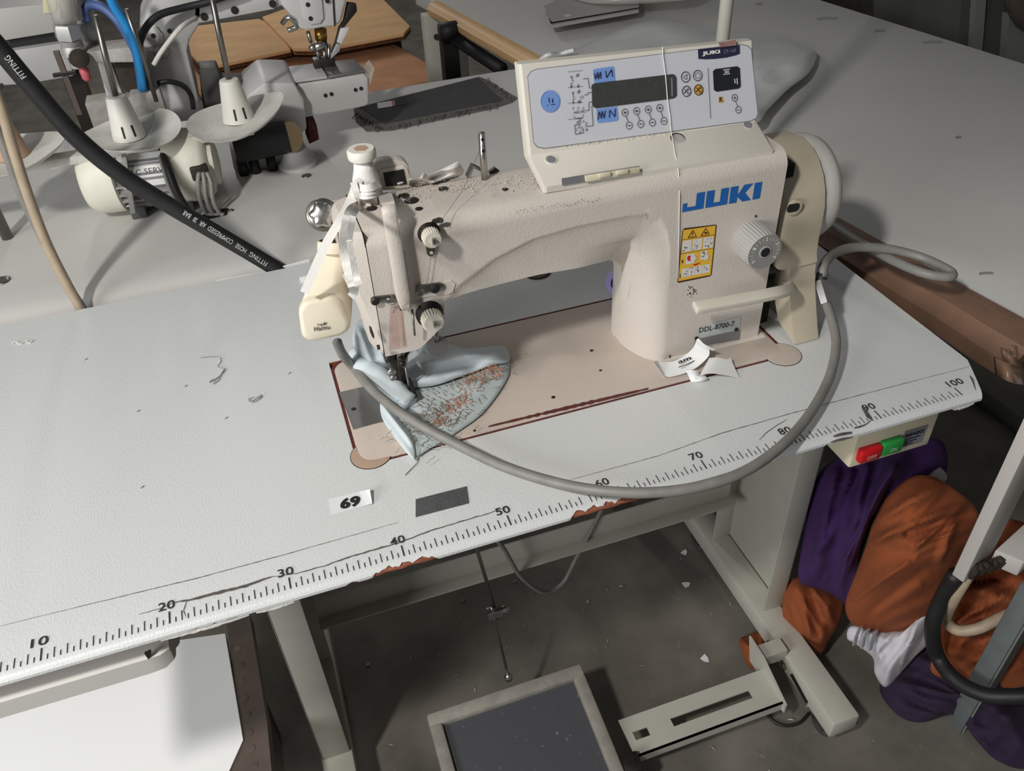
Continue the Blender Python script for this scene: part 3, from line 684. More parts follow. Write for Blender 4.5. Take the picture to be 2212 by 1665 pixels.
p0 = PY(1473, 458, YF); p1 = PY(1645, 427, YF); p2 = PY(1646, 392, YF)
for gl in JG:
    b = MB()
    for poly in gl: jk(poly, p0.x, p2.x, p0.z, p1.z, p2.z - p1.z, b)
    b.build('logo_letter', 'juki', bo, fix=False)
def wl(name, polys, m, e, par): return decal(name, polys, FP, m, par, e)
lab = decal('warning_label', [[(1474, 498), (1478, 493), (1546, 485), (1548, 487), (1537, 593), (1533, 597), (1466, 611), (1463, 609)]], FP, 'labelline', bo, .0004, 'yellow warning label with pictograms')
def q(a, b):    # label coordinates 0..1 (right, down) to picture
    tl = np.array((1476, 497)); tr = np.array((1546, 487)); bl = np.array((1465, 608)); br = np.array((1535, 594))
    return tuple(tl * (1 - a) * (1 - b) + tr * a * (1 - b) + bl * (1 - a) * b + br * a * b)
def qr(a0, b0, a1, b1): return [q(a0, b0), q(a1, b0), q(a1, b1), q(a0, b1)]
wl('label_ground', [qr(.0, .0, 1, .185), qr(0, .195, 1, .455), qr(0, .465, 1, .995)], 'yellow', .0006, lab)
wl('label_field', [qr(.02, .215, .30, .44), qr(.335, .215, .63, .44), qr(.67, .215, .97, .44), qr(.08, .765, .27, .935), qr(.28, .765, .49, .935), qr(.50, .765, .71, .935), qr(.72, .765, .95, .935), qr(.17, .5, .45, .69), qr(.62, .48, .82, .65)], 'labelwhite', .0008, lab)
def tri(c, s): return line_poly([q(c, .03), q(c + s, .165), q(c - s, .165), q(c, .03)], 1.3)
L = tri(.3, .13) + tri(.7, .13) + line_poly([q(.3, .07), q(.3, .125)], 1.6) + [circ(q(.3, .148), 1), circ(q(.71, .12), 3.5, 2)]
for k in range(26):
    a = random.choice((.05, .37, .70)) + random.random() * .22; b = .235 + random.random() * .19
    L += line_poly([q(a, b), q(a + random.uniform(-.06, .06), b + random.uniform(-.03, .03))], 1.1)
for c in (.13, .33, .55, .78):
    for k in range(4):
        a = c + random.random() * .1; b = .79 + random.random() * .12; L += line_poly([q(a, b), q(a + random.uniform(-.04, .04), b + random.uniform(-.04, .05))], 1.4)
L += line_poly([q(.66, .52), q(.72, .5), q(.74, .56)], 1.6) + line_poly([q(.66, .6), q(.74, .58)], 1.4)
wl('label_drawing', L, 'labelline', .001, lab)
wl('label_red', [[q(.38, .72), q(.66, .70), q(.5, .75)], circ(q(.28, .58), 5, 6)], 'red', .001, lab)
wl('label_hand', [[q(.3, .56), q(.42, .54), q(.52, .60), q(.44, .66), q(.33, .65)], [q(.7, .6), q(.88, .57), q(.88, .66), q(.76, .68)]], 'labelwhite', .0012, lab)
textpx('label_digit', '1', q(.05, .65), q(.09, .65), q(.05, .59), FP, 'labelline', lab, .001, .02)
textpx('label_digit', '2', q(.02, .93), q(.07, .93), q(.02, .86), FP, 'labelline', lab, .001, .02)
np_ = decal('name_plate', [[(1508, 692 + 14), (1600, 684), (1597, 733), (1499, 750)]], FP, 'nameplate', bo, .0005, 'metal name plate with model lettering')
decal('plate_band', [[(1502, 733), (1599, 712), (1597, 733), (1499, 750)]], FP, 'labelgrey', np_, .0008)
textpx('plate_lettering', 'DDL-8700-7', (1510, 719), (1586, 704), (1511, 708), FP, 'print', np_, .0009, .01)
for u, v in ((1504, 730), (1590, 711)): MB().lathe([(.0022, 0), (.0022, .0012), (.0014, .0016)], PY(u, v, YF - .0005), (0, -1, 0), 14).build('rivet', 'black', np_)
# worn marks
wm = []
for k in range(26):
    u = 1120 + 175 * k / 25 + random.uniform(-3, 3); v = 456 - 26 * k / 25 + random.uniform(-3, 3); wm += line_poly([(u, v), (u + random.uniform(-4, 4), v + random.uniform(-4, 4))], 1.2)
decal('scuff', wm, (Vector((0, YF, 0)), Vector((0, -1, 0))), 'crack', bo, .0012)
wm = []
for k in range(22):
    u = 1495 + random.gauss(0, 6); v = 628 + random.gauss(0, 6); wm += line_poly([(u, v), (u + random.uniform(-4, 4), v + random.uniform(-3, 3))], 2)
decal('scuff', wm, FP, 'crack', bo, .0005)
decal('scuff', [circ((1633, 467), 3), circ((1447, 770), 2, 4)], FP, 'crack', bo, .0005)
# stitch dial
dc = Vector((.826, YF, .137))
dl = MB().lathe([(.0205, -.001), (.021, .002), (.0205, .024), (.0195, .029), (.0185, .030), (.0065, .030)], dc, (0, -1, 0), 72, ribs=1, amp=.03).build('stitch_dial', 'knobgrey', SM, smooth=True, auto=30)
MB().lathe([(.0192, .0299), (.0192, .0304)], dc, (0, -1, 0), 40).build('dial_face', mat('dial_face', (156, 155, 152), .35, metal=.3), dl)
MB().lathe([(.0068, .0302), (.0068, .0312), (.0052, .0312)], dc, (0, -1, 0), 24).build('dial_hub', 'knobgrey', dl, smooth=True, auto=40)
MB().lathe([(.0052, .0308), (.0052, .0316)], dc, (0, -1, 0), 24).build('dial_hole', 'black', dl)
dm = MB()
for k, ch in enumerate('01234'):
    a = math.radians(215 - k * 62); c = dc + Vector((math.cos(a) * .0150, -.0307, math.sin(a) * .0150)); up = Vector((math.cos(a), 0, math.sin(a))); rt = Vector((math.sin(a), 0, -math.cos(a)))
    s = .0042; text('', ch, c - rt * s * .33 - up * s * .5, c + rt * s * .33 - up * s * .5, c - rt * s * .33 + up * s * .5, None, None, .0001, .03, dm)
    for d in (-15.5, -31, -46.5):
        if k < 4 or False:
            a2 = a + math.radians(d); u1 = Vector((math.cos(a2), 0, math.sin(a2))); r1 = Vector((math.sin(a2), 0, -math.cos(a2))) * .0003; o = dc + Vector((0, -.0307, 0))
            dm.add([o + u1 * .0135 - r1, o + u1 * .0135 + r1, o + u1 * .0168 + r1, o + u1 * .0168 - r1], [(0, 1, 2, 3)])
dm.build('dial_numerals', 'whitepl', dl, fix=False)
# reverse lever
lv_ = [PY(1500, 665, .133), PY(1520, 662, .132), PY(1600, 648, .132), PY(1680, 632, .134), PY(1708, 624, .15), PY(1700, 612, .175)]
MB().ribbon(spline(lv_, 5), Vector((0, .012, .004)), .008).build('reverse_lever', 'knob', SM, bevel=.002)
# dark works between column and cover
MB().box((.8585, .19, .002), (.885, .262, .20)).build('belt_works', 'gap', SM)
MB().lathe([(.018, 0), (.018, .02)], (.862, .2, .05), (1, 0, 0), 20).lathe([(.012, 0), (.012, .02)], (.862, .188, .085), (1, 0, 0), 20).build('works_shaft', 'black', SM, smooth=True, auto=40)
# belt cover
fr_ = [(.231, .2075), (.214, .2035), (.199, .1945), (.187, .182), (.179, .167), (.1745, .15), (.1735, .13), (.1735, .112), (.172, .095), (.1685, .072), (.1615, .052), (.153, .032), (.144, .012), (.1385, .0015)]
bk_ = [(.285, .0015), (.29, .06), (.30, .11), (.302, .14), (.296, .167), (.283, .189), (.263, .2025)]
prof = fr_ + bk_
def cov(x, s=1): return [(x, .237 + (y - .237) * s, .0015 + (z - .0015) * s) for y, z in prof]
upper = [(y, z) for y, z in fr_ if z > .085] + [(.168, .086), (.21, .086), (.30, .09)] + [(y, z) for y, z in bk_ if z > .1]
rings = [[(x, .237 + (y - .237) * s, .146 + (z - .146) * s) for y, z in upper] for x, s in ((.869, .93), (.871, .97), (.874, .99), (.88, 1), (.916, 1), (.921, .99))]
MB().loft(rings).build('belt_cover', 'cover', SM, smooth=True, auto=38)
lower = [(y, z) for y, z in fr_ if z < .096] + [(.175, .012), (.19, .035), (.192, .06), (.2, .095)]
rings = [[(x, .165 + (y - .165) * s, z) for y, z in lower] for x, s in ((.8885, .96), (.891, 1), (.918, 1), (.921, .98))]
MB().loft(rings).build('belt_cover_leg', 'cover', SM, smooth=True, auto=38)
MB().box((.905, .20, .002), (.921, .285, .1)).build('belt_cover_rear', 'cover', SM)
oc = PY(1717, 448, .1735); MB().lathe([(.0085, -.002), (.0085, .0012), (.0068, .0016)], oc, (0, -1, 0), 24).build('window_rim', 'cover', SM, smooth=True, auto=40)
MB().prism(rrect(PY(1713, 448, .1728), (1, 0, 0), (0, 0, 1), .0145, .0095, .004), (0, -.0012, 0)).build('cover_window', 'black', SM)
# handwheel
MB().lathe([(.058, .922), (.0595, .925), (.0595, .940), (.056, .948), (.049, .9525), (.02, .954)], (0, .2385, .1425), (1, 0, 0), 56).build('hand_wheel', mat('wheel_grey', (196, 192, 186), .4), SM, smooth=True, auto=40)

# ---- control panel
PLl = [Vector((.603, .178, .2275)), Vector((.603, .178, .2335)), Vector((.603, .2195, .2475)), Vector((.603, .2385, .327))]
PLr = [Vector((.846, .174, .221)), Vector((.846, .174, .227)), Vector((.846, .2115, .2435)), Vector((.846, .2365, .3155))]
def offs(P, d):
    return [P[0] + Vector((0, .004, 0)), P[1] + Vector((0, .006, -.006)), P[2] + Vector((0, d, -.005)), P[3] + Vector((0, d, -.001))]
pn = MB(); rings = []
for t in (0, .004, .012, .988, .996, 1):
    f = [a.lerp(b, t) for a, b in zip(PLl, PLr)]; k = offs(f, .012); e = 0 if .01 < t < .99 else (.0012 if .001 < t < .999 else .003)
    f2 = [p + Vector((0, e, -e * .3)) for p in f]; rings.append(f2 + k[::-1])
pn.loft(rings); CP = pn.build('control_panel', 'panel', SM, smooth=True, auto=28)
tag(CP, 'tilted control panel with display and keypad')
MB().box((.63, .195, .222), (.83, .24, .236)).build('panel_support', 'panel', SM)
PN = ((PLl[2] + PLr[2] + PLl[3] + PLr[3]) / 4, ((PLr[2] - PLl[2]) + (PLr[3] - PLl[3])).cross((PLl[3] - PLl[2]) + (PLr[3] - PLr[2])).normalized(), [PLl[2], PLr[2], PLr[3], PLl[3]])
PD = ((PLl[1] + PLr[1] + PLl[2] + PLr[2]) / 4, ((PLr[1] - PLl[1]) + (PLr[2] - PLl[2])).cross((PLl[2] - PLl[1]) + (PLr[2] - PLr[1])).normalized())
def dp(name, polys, m, e=.0012, par=None, label=None): return decal(name, polys, PN, m, par or CP, e, label)
def sheet(name, px, m, e, c=(1390, 210)):
    O = spline2(px, 96) if False else np.array(px, float); P_ = []
    for i in range(len(O)):
        a_, b_ = O[i], O[(i + 1) % len(O)]; n_ = max(1, int(np.linalg.norm(b_ - a_) / 40)); P_ += [a_ + (b_ - a_) * k / n_ for k in range(n_)]
    nrm = PN[1] if PN[1].dot(Vector(CAMC) - PN[0]) > 0 else -PN[1]; pl = (PN[0] + nrm * e, nrm, [q_ + nrm * e for q_ in PN[2]])
    b = MB(); n = len(P_); K_ = 5; vs_ = []
    for k in range(K_): vs_ += [PP(*(np.array(c) + (p_ - np.array(c)) * (1 - k / K_)), pl) for p_ in P_]
    vs_.append(PP(*c, pl)); fs_ = [(k * n + i, k * n + (i + 1) % n, (k + 1) * n + (i + 1) % n, (k + 1) * n + i) for k in range(K_ - 1) for i in range(n)] + [((K_ - 1) * n + i, (K_ - 1) * n + (i + 1) % n, len(vs_) - 1) for i in range(n)]
    b.add(vs_, fs_); return b.build(name, m, CP, fix=False)
sheet('keypad_outline', [(1139, 165), (1146, 154), (1157, 149), (1598, 95), (1615, 98), (1624, 106), (1638, 246), (1634, 256), (1622, 262), (1176, 321), (1160, 318), (1152, 308)], 'labelgrey', .0005)
sheet('keypad_sheet', [(1140.5, 166), (1147, 155.5), (1158, 150.5), (1597, 96.5), (1614, 99.5), (1622.5, 107), (1636.5, 245), (1632.5, 255), (1621, 260.5), (1177, 319.5), (1161.5, 316.5), (1153.5, 307)], 'panel_sheet', .0008)
sc = dp('display_window', [[(1278, 183), (1284, 180), (1452, 160), (1458, 162), (1461, 168), (1462, 206), (1458, 211), (1452, 213), (1288, 234), (1282, 231), (1279, 226)]], 'lcd', .0016, label='dark dusty display window')
dp('display_edge', line_poly([(1451, 168), (1452, 208)], 3.5), 'labelgrey', .002, sc)
dp('bobbin_window', [[(1540, 154), (1545, 149), (1592, 143), (1598, 147), (1600, 186), (1596, 191), (1548, 198), (1542, 194)]], 'ledscreen', .0016)
dp('window_symbol', line_poly([(1562, 151), (1577, 149)], 1.5) + line_poly([(1562, 161), (1577, 159)], 1.5) + line_poly([(1565, 154), (1575, 153)], 1.6) + line_poly([(1565, 157), (1575, 156)], 1.6) + line_poly([(1587, 170), (1588, 180)], 2) + line_poly([(1592, 169), (1593, 182)], 2), 'labelwhite', .002)
dp('blue_tab', [[(1281, 152), (1284, 149), (1324, 143), (1327, 146), (1329, 174), (1284, 180)]], 'btnblue', .0012); dp('blue_tab', [[(1288, 236), (1333, 230), (1336, 257), (1333, 261), (1294, 266), (1290, 263)]], 'btnblue', .0012)
dp('blue_button', [circ((1189, 219), 19.5, 22)], 'btnblue', .0014)
dp('button_ring', ringpoly((1189, 219), 21.5, 24.5, 1.5, 28), 'btnblue', .0012)
LN = []
def zig(pts, w=1.8):
    global LN; LN += line_poly(pts, w)
zig([(1284, 158), (1286, 171), (1291, 156), (1292, 171), (1297, 155), (1298, 170)]); zig([(1308, 153), (1310, 168), (1321, 150), (1323, 166)])
dp('zigzag_symbol', LN, 'navy', .0019); LN = []
zig([(1292, 258), (1294, 241), (1299, 256), (1300, 240), (1305, 255), (1307, 239)]); zig([(1316, 254), (1317, 238), (1328, 252), (1329, 235)])
dp('zigzag_symbol', LN, 'navy', .0019); LN = []
zig([(1185, 211), (1187, 222)], 1.8); zig([(1193, 213), (1194, 222)], 2.2); zig([(1190, 226), (1199, 225)], 1.5); zig([(1182, 229), (1184, 226)], 1)
dp('button_symbol', LN, 'navy', .0019)
LN = []
for i, x in enumerate((1350, 1375, 1400, 1425)):
    y = 243 - 3.3 * i; LN += ringpoly((x, y), 7.2, 8.4, 1.2); LN += line_poly([(x - 3, y), (x + 3, y)], 1.6) + line_poly([(x, y - 3), (x, y + 3)], 1.6)
    a, b = x + 9, y + 28; LN += ringpoly((a, b), 7.2, 8.4, 1.2) + line_poly([(a - 3, b), (a + 3, b)], 1.6) + line_poly([(x + 2.5, y + 8.4), (a - 2.5, b - 8.4)], 1.2); dp('plus_minus_key', LN, 'print', .0019); LN = []
x, y, a, b = 1587, 211, 1595, 237
LN += ringpoly((x, y), 6.5, 8, 1.2) + line_poly([(x - 2.5, y), (x + 2.5, y)], 1.4) + line_poly([(x, y - 3), (x, y + 3)], 1.4) + ringpoly((a, b), 6.5, 8, 1.2) + line_poly([(a - 2.5, b), (a + 2.5, b)], 1.4) + line_poly([(x + 2, y + 8), (a - 2, b - 8)], 1.1); dp('plus_minus_key', LN, 'print', .0019); LN = []
dp('round_key', ringpoly((1481, 166), 10, 12, 1.5, 26) + line_poly([(1476, 167), (1484, 160), (1483, 172), (1476, 167)], 1), 'print', .0019); dp('round_key', ringpoly((1507, 163), 10, 12, 1.5, 26) + ringpoly((1507, 163), 5.5, 6.5, .9), 'print', .0019)
for cx, cy in ((1483, 197), (1509, 194)): dp('round_key', ringpoly((cx, cy), 10, 12, 1.5, 26) + line_poly([(cx - 6, cy + 5), (cx + 3, cy - 5)], 1.5) + line_poly([(cx - 5, cy - 5), (cx + 3, cy + 4)], 1.5) + ringpoly((cx + 4, cy - 5), 2.6, 3, .9, 10) + ringpoly((cx + 4, cy + 5), 2.6, 3, .9, 10), 'print', .0019)
dp('divider_line', line_poly([(1529, 147), (1535, 256)], .9), 'print', .0019)
# pattern legend with leader lines
LN += line_poly([(1259, 170), (1270, 169), (1273, 190), (1279, 189)], 1.1) + line_poly([(1262, 205), (1269, 204), (1270, 200), (1279, 199)], 1.1) + line_poly([(1266, 239), (1272, 238), (1272, 221), (1279, 219)], 1.1) + line_poly([(1269, 273), (1281, 271), (1278, 229), (1282, 228)], 1.1)
for yy in (154, 188, 222, 257): LN += line_poly([(1226, yy + 1), (1258, yy - 2)], .7)
for (x, y) in ((1238, 168), (1240, 203)): LN += line_poly([(x - 3, y - 4), (x - 2, y + 7), (x + 1, y + 6)], 1) + line_poly([(x + 10, y - 10), (x + 12, y - 6)], 1.2) + line_poly([(x + 11, y - 9), (x + 11, y - 2)], .8)
for (x, y) in ((1234, 186), (1238, 220)): LN += line_poly([(x, y + 3), (x - 1, y - 6), (x + 3, y - 7)], 1) + line_poly([(x + 14, y - 5), (x + 16, y + 2), (x + 13, y + 1)], 1)
for k in range(3): LN += line_poly([(1237 + 11 * k, 237), (1238 + 11 * k, 230)], 1)
LN += line_poly([(1239, 250), (1242, 256), (1258, 254), (1260, 246)], .9) + line_poly([(1241, 270), (1243, 290), (1260, 287), (1259, 276)], 1.1) + line_poly([(1241, 270), (1254, 268)], 1.1)
dp('legend_lines', LN, 'print', .0019)['kind'] = 'stuff'
def pt(s, u, v, w=4.2, h=6, par=CP, m='print', bold=0): return textpx('legend_letter', s, (u, v), (u + w, v - w * .13), (u + .4, v - h), PN, m, par, .0019, bold)
for s, u, v in (('A', 1231, 169), ('B', 1244, 166), ('D', 1232, 190), ('C', 1246, 189), ('A', 1235, 203), ('B', 1247, 202), ('CD', 1252, 213), ('A', 1236, 225), ('B', 1248, 223), ('ABCBC', 1238, 246), ('D', 1250, 261), ('BS', 1246, 267), ('A', 1258, 265), ('D', 1249, 277), ('C', 1244, 282), ('C', 1254, 280), ('D', 1251, 288), ('A', 1264, 269), ('B', 1265, 283), ('N', 1264, 275)):
    pt(s, u, v, 4.2 * len(s) + (6 if len(s) > 3 else 0), 5.6)
dp('amber_key', [circ((1509, 194), 9.2, 11.2)], 'amber', .0014); dp('amber_mark', [[(1552, 210), (1561, 208.5), (1563, 221), (1553, 222)]], 'amber', .0014)
textpx('key_letter', 'R', (1554, 220), (1560, 219), (1554, 210), PN, 'print', CP, .002, .03)
bd = dp('brand_strip', [[(1507.5, 106.5), (1597.5, 97), (1598, 116), (1590, 119), (1570, 124), (1545, 127), (1525, 128), (1508.5, 127)]], 'navy', .0015)
textpx('strip_lettering', 'JUKI', (1517, 122), (1556, 117), (1516, 112), PN, 'labelwhite', bd, .002, .06)
textpx('strip_lettering', 'CP-160', (1563, 116), (1590, 112), (1563, 108), PN, 'labelgrey', bd, .002)
# holes on the sloping desk
for u, v, m, r in ((1190, 345, 'panel_edge', .0058), (1615, 271, 'panel_edge', .0058), (1464, 300, 'darkmetal', .0075)):
    p = PP(u, v, PD); n_ = PD[1] if PD[1].z > 0 else -PD[1]
    MB().lathe([(r, -.001), (r, .0009), (r * .85, .0004)], p, n_, 24).build('screw_well', m, CP, smooth=True, auto=40)
    MB().lathe([(r * .75, 0), (r * .75, .0011)], p + n_ * .0002, n_, 24).build('well_floor', 'labelgrey' if m != 'darkmetal' else 'dustgrey', CP)
# slider on the front lip
LP = ((PLl[0] + PLr[0]) / 2 + Vector((0, -.0006, 0)), Vector((0, -1, 0)))
sl0 = PY(1214, 396, .1765); sl1 = PY(1380, 370, .1758)
MB().prism([PY(1213, 385, .1766), PY(1380, 358, .1756), PY(1381, 372, .1756), PY(1214, 400, .1766)], (0, -.0006, 0)).build('slider_slot', 'labelgrey', CP)
sl = MB().prism([PY(1262, 378, .1762), PY(1379, 359, .1754), PY(1380, 371, .1754), PY(1263, 391, .1762)], (0, -.003, 0)).build('slider', 'cream', CP, bevel=.0008)
for u in (1292, 1330): MB().prism([PY(u, 373 - (u - 1292) * .16, .173), PY(u + 26, 369 - (u - 1292) * .16, .173), PY(u + 27, 379 - (u - 1292) * .16, .173), PY(u, 383 - (u - 1292) * .16, .173)], (0, -.0025, 0)).build('slider_grip', 'cream', sl, bevel=.0012)
# lint along the foot of the keypad
ln = MB()
for k in range(150):
    t = random.random() ** .8; u = 1165 + 320 * t; v = 324 - 36 * t - abs(random.gauss(0, 7)); p = PP(u, v, PN)
    r = random.uniform(.0004, .0011); ln.lathe([(r * .3, -r * .6), (r, 0), (r * .3, r * .6)], p, (random.random() - .5, random.random() - .5, 1), 5)
tag(ln.build('keypad_lint', 'fuzz', CP, smooth=True), None, kind='stuff')
# ================================================================== THINGS ON AND ROUND THE MAIN TABLE
# work lamp hanging at the left of the head
LM = thing('work_lamp', 'cream plastic box lamp with chrome swivel tied to the machine head', 'lamp', tuple(PY(700, 740, .22)))
def qring(tl, tr, br, bl, y, r=.28, n=5):
    P = []
    for sx, sy, a0 in ((1, 0, 270), (1, 1, 0), (0, 1, 90), (0, 0, 180)):
        for k in range(n + 1):
            a = math.radians(a0 + 90 * k / n); X = sx + (-r if sx else r) + r * math.cos(a); Y = sy + (-r if sy else r) + r * math.sin(a)
            q_ = np.array(tl) * (1 - X) * (1 - Y) + np.array(tr) * X * (1 - Y) + np.array(br) * X * Y + np.array(bl) * (1 - X) * Y; P.append(PY(q_[0], q_[1], y))
    return P
MB().loft([qring((652, 664), (720, 650), (752, 714), (664, 731), .2028), qring((645, 657), (726, 641), (761, 716), (657, 739), .2042), qring((642, 652), (729, 634), (764, 717), (654, 742), .208), qring((643, 645), (730, 627), (765, 714), (653, 740), .213)]).build('lens_box', 'lampcream', LM, smooth=True, auto=60)
MB().loft([qring((646, 648), (729, 630), (763, 712), (656, 737), .212, .2), qring((656, 622), (731, 606), (766, 694), (660, 712), .219, .22), qring((668, 592), (735, 577), (768, 654), (676, 672), .228, .25), qring((682, 560), (738, 546), (762, 604), (688, 620), .237, .3), qring((692, 538), (737, 527), (748, 556), (696, 566), .244, .35)]).build('hood', 'lampcream', LM, smooth=True, auto=60)
cc = PY(715, 536, .243); ax = (PY(715, 515, .246) - cc).normalized()
MB().lathe([(.0128, -.004), (.0132, .0), (.0132, .005), (.012, .0065)], cc, ax, 28).build('collar', 'lampcream', LM, smooth=True, auto=40)
MB().lathe([(.011, .006), (.011, .0072)], cc, ax, 24).build('collar_mouth', 'grime', LM)
MB().tube([cc + ax * .004, PY(718, 492, .25)], .0042, 12).build('stem', 'steel', LM, smooth=True)
bl = PY(697, 464, .245); dv = (Vector(CAMC) - bl).normalized()
sb = MB().lathe([(.004, -.010), (.0125, -.006), (.0142, -.001), (.0142, .001), (.0125, .003)], bl, dv, 32).build('swivel_disc', 'steel', LM, smooth=True, auto=50)
st_ = MB(); rg_ = []
for rr_, hh in ((1, .0015), (1, .006), (.86, .0085), (.45, .0095), (.42, .0112), (.1, .0118)):
    u_ = dv.orthogonal().normalized(); w_ = dv.cross(u_); rg_.append([bl + dv * hh + (u_ * math.cos(t) + w_ * math.sin(t)) * rr_ * (.0115 + (.0012 * math.cos(6 * t) if rr_ > .5 else 0)) for t in [2 * math.pi * k / 48 for k in range(48)]])
st_.loft(rg_).build('swivel_knob', 'chrome', LM, smooth=True, auto=50)
MB().lathe([(.0148, -.001), (.0155, .0005), (.0148, .002)], bl, dv, 32).build('swivel_ring', 'steel', LM, smooth=True)
MB().tube([bl + Vector((.004, .003, .004)), PY(735, 440, .262), PY(775, 425, .266)], .0055, 10).build('swivel_arm', 'dustgrey', LM, smooth=True)
dots = []
for k in range(4): dots += [circ((697 + 11 * k, 553 - 1.6 * k), 2, 1.1, 8)]
decal('vent_dots', dots, (PY(715, 550, .2435), (Vector(CAMC) - PY(715, 550, .2435)).normalized()), 'grime', LM, .003)
LF = (Vector((0, .2026, 0)), Vector((0, -1, 0)))
textpx('brand_print', 'Haimu', (679, 716), (713, 711), (678, 706), LF, 'print', LM, .0008, .012)
decal('brand_mark', line_poly([(685, 700), (690, 702), (694, 700), (695, 704)], 1.6) + line_poly([(696, 700), (707, 697)], 1.2) + line_poly([(701, 695), (701, 703)], 1.3) + line_poly([(697, 703), (701, 699), (706, 702)], 1.1), LF, 'print', LM, .0008)
# elastic tapes
TP = thing('elastic_tape', 'white elastic tape wound from the ribbed knob round the cream lamp', 'tape', tuple(PY(690, 600, .2)))
def tape(pts, w, nm='strand', th=.0012, m='tape'):
    P = spline([PY(u, v, y) for u, v, y in pts], 6); n = len(P); ws = []
    for i in range(n):
        d = (P[min(i + 1, n - 1)] - P[max(i - 1, 0)]).normalized(); e = (Vector(CAMC) - P[i]).normalized(); ws.append(d.cross(e).normalized() * (w[0] + (w[1] - w[0]) * i / (n - 1)))
    return MB().ribbon(P, ws, th).build(nm, m, TP, smooth=True, auto=60)
tape([(776, 388, .225), (758, 432, .215), (733, 478, .2), (708, 520, .196), (688, 562, .193), (672, 600, .194), (658, 632, .196)], (.007, .0085))
tape([(768, 396, .235), (763, 404, .232), (758, 420, .226), (748, 445, .218)], (.004, .005))
def tapex(pts, w, nm='strand', th=.0012):
    P = spline(pts, 6); n = len(P); ws = []
    for i in range(n):
        d = (P[min(i + 1, n - 1)] - P[max(i - 1, 0)]).normalized(); e = (Vector(CAMC) - P[i]).normalized(); ws.append(d.cross(e).normalized() * (w[0] + (w[1] - w[0]) * i / (n - 1)))
    return MB().ribbon(P, ws, th).build(nm, 'tape', TP, smooth=True, auto=60)
tapex([PZ(815, 434, .2295), PZ(790, 437, .229), PZ(768, 444, .2275), PX(756, 458, .4125), PX(748, 490, .408), PX(744, 530, .407), PX(750, 566, .407), PX(758, 595, .407), PX(764, 620, .4085)], (.005, .010))
tapex([PZ(800, 441, .2295), PZ(778, 447, .2285), PX(764, 462, .411), PX(757, 500, .4095), PX(754, 524, .409)], (.004, .0045))
tapex([PX(754, 520, .4085), PX(762, 560, .409), PX(770, 600, .4095), PX(776, 616, .4095)], (.004, .006))
tapex([PX(750, 590, .4065), PX(762, 614, .406), PX(764, 632, .4065), PX(758, 640, .405)], (.009, .006), 'tape_end')
for k in range(3): tape([(772, 402 + 8 * k, .222), (786, 407 + 8 * k, .212), (805, 404 + 8 * k, .212), (818, 396 + 8 * k, .222)], (.0065, .0065), 'winding')
tape([(764, 396, .222), (768, 410, .216), (772, 424, .216)], (.006, .006), 'knot', .004)
# crumpled cloth wisp behind the head
wz = lambda u, v: .215 + (400 - v) * .0006
w = lump([(820, 395), (835, 385), (860, 395), (880, 398), (905, 385), (915, 372), (930, 382), (955, 368), (985, 350), (995, 356), (1002, 374), (975, 388), (940, 400), (900, 410), (850, 412), (822, 412)], wz, .006, .006, folds=[(860, 395, 990, 360, 6, .006), (930, 395, 1000, 370, 5, .005), (905, 380, 935, 395, 6, .005), (830, 392, 880, 404, 6, .006)], noise=.002, ns=.12)
tag(w.build('cloth_wisp', 'tape', smooth=True), 'crumpled white cloth strip lying on top of the machine arm', 'cloth strip')
# lint fuzz on the arm top
fz_ = MB()
for k in range(260):
    u = random.uniform(820, 1165); v = 400 + random.gauss(0, 12) + (0 if u > 930 else (930 - u) * .35) - max(0, (u - 1050)) * .1
    p = PZ(u, v, ZT + .0008)
    if p.y < YF + .01 or p.y > .262: continue
    r = random.uniform(.0002, .0006); a = p + Vector((random.gauss(0, .002), random.gauss(0, .002), random.uniform(-.0006, .0004)))
    fz_.tube([p, (p + a) / 2 + Vector((0, 0, r)), a], [r * .5, r, r * .3], 5)
tag(fz_.build('lint', 'fuzz', smooth=True), 'pale lint fluff gathered on the machine arm top', 'lint', kind='stuff')
# threads
def thread(name, pts, label, m='threadg', r=.00025):
    return tag(MB().tube(pts, r, 5).build(name, m, smooth=True), label, 'thread')
thread('needle_thread', [pb + Vector((-.001, -.003, .036)), PY(1000, 410, .19), PY(950, 481, YF - .008)], 'fine dark thread stretched from chrome post to upper tension knob', 'crack', .0002)
thread('needle_thread', [PY(932, 548, YF - .004), PY(926, 590, YF - .004), PY(920, 622, YF - .004)], 'fine thread hanging from upper tension tail to slotted guide', 'crack', .0002)
thread('needle_thread', [PY(842, 540, YF - .002), PY(846, 600, YF - .004), PY(846, 650, YF - .006), PY(858, 770, .19), PY(865, 820, .2)], 'fine thread running down the stained head front to the needle', 'threadg', .0002)
nP = PN[1] if PN[1].dot(Vector(CAMC) - PN[0]) > 0 else -PN[1]
def on(u, v): return PP(u, v, (PN[0] + nP * .002, nP, [q_ + nP * .002 for q_ in PN[2]]))
thread('white_thread', [on(1431, 101), on(1432, 118), on(1438, 165), on(1442, 215), on(1447, 250), on(1450, 285), PD[0] * 0 + PP(1458, 330, (PD[0] + Vector((0, 0, .002)), PD[1])), PY(1466, 372, .172), PY(1468, 420, YF - .001), PY(1467, 500, YF - .001), PY(1465, 600, YF - .001)], 'white thread trailing down over the control panel and column', 'tape', .0005)
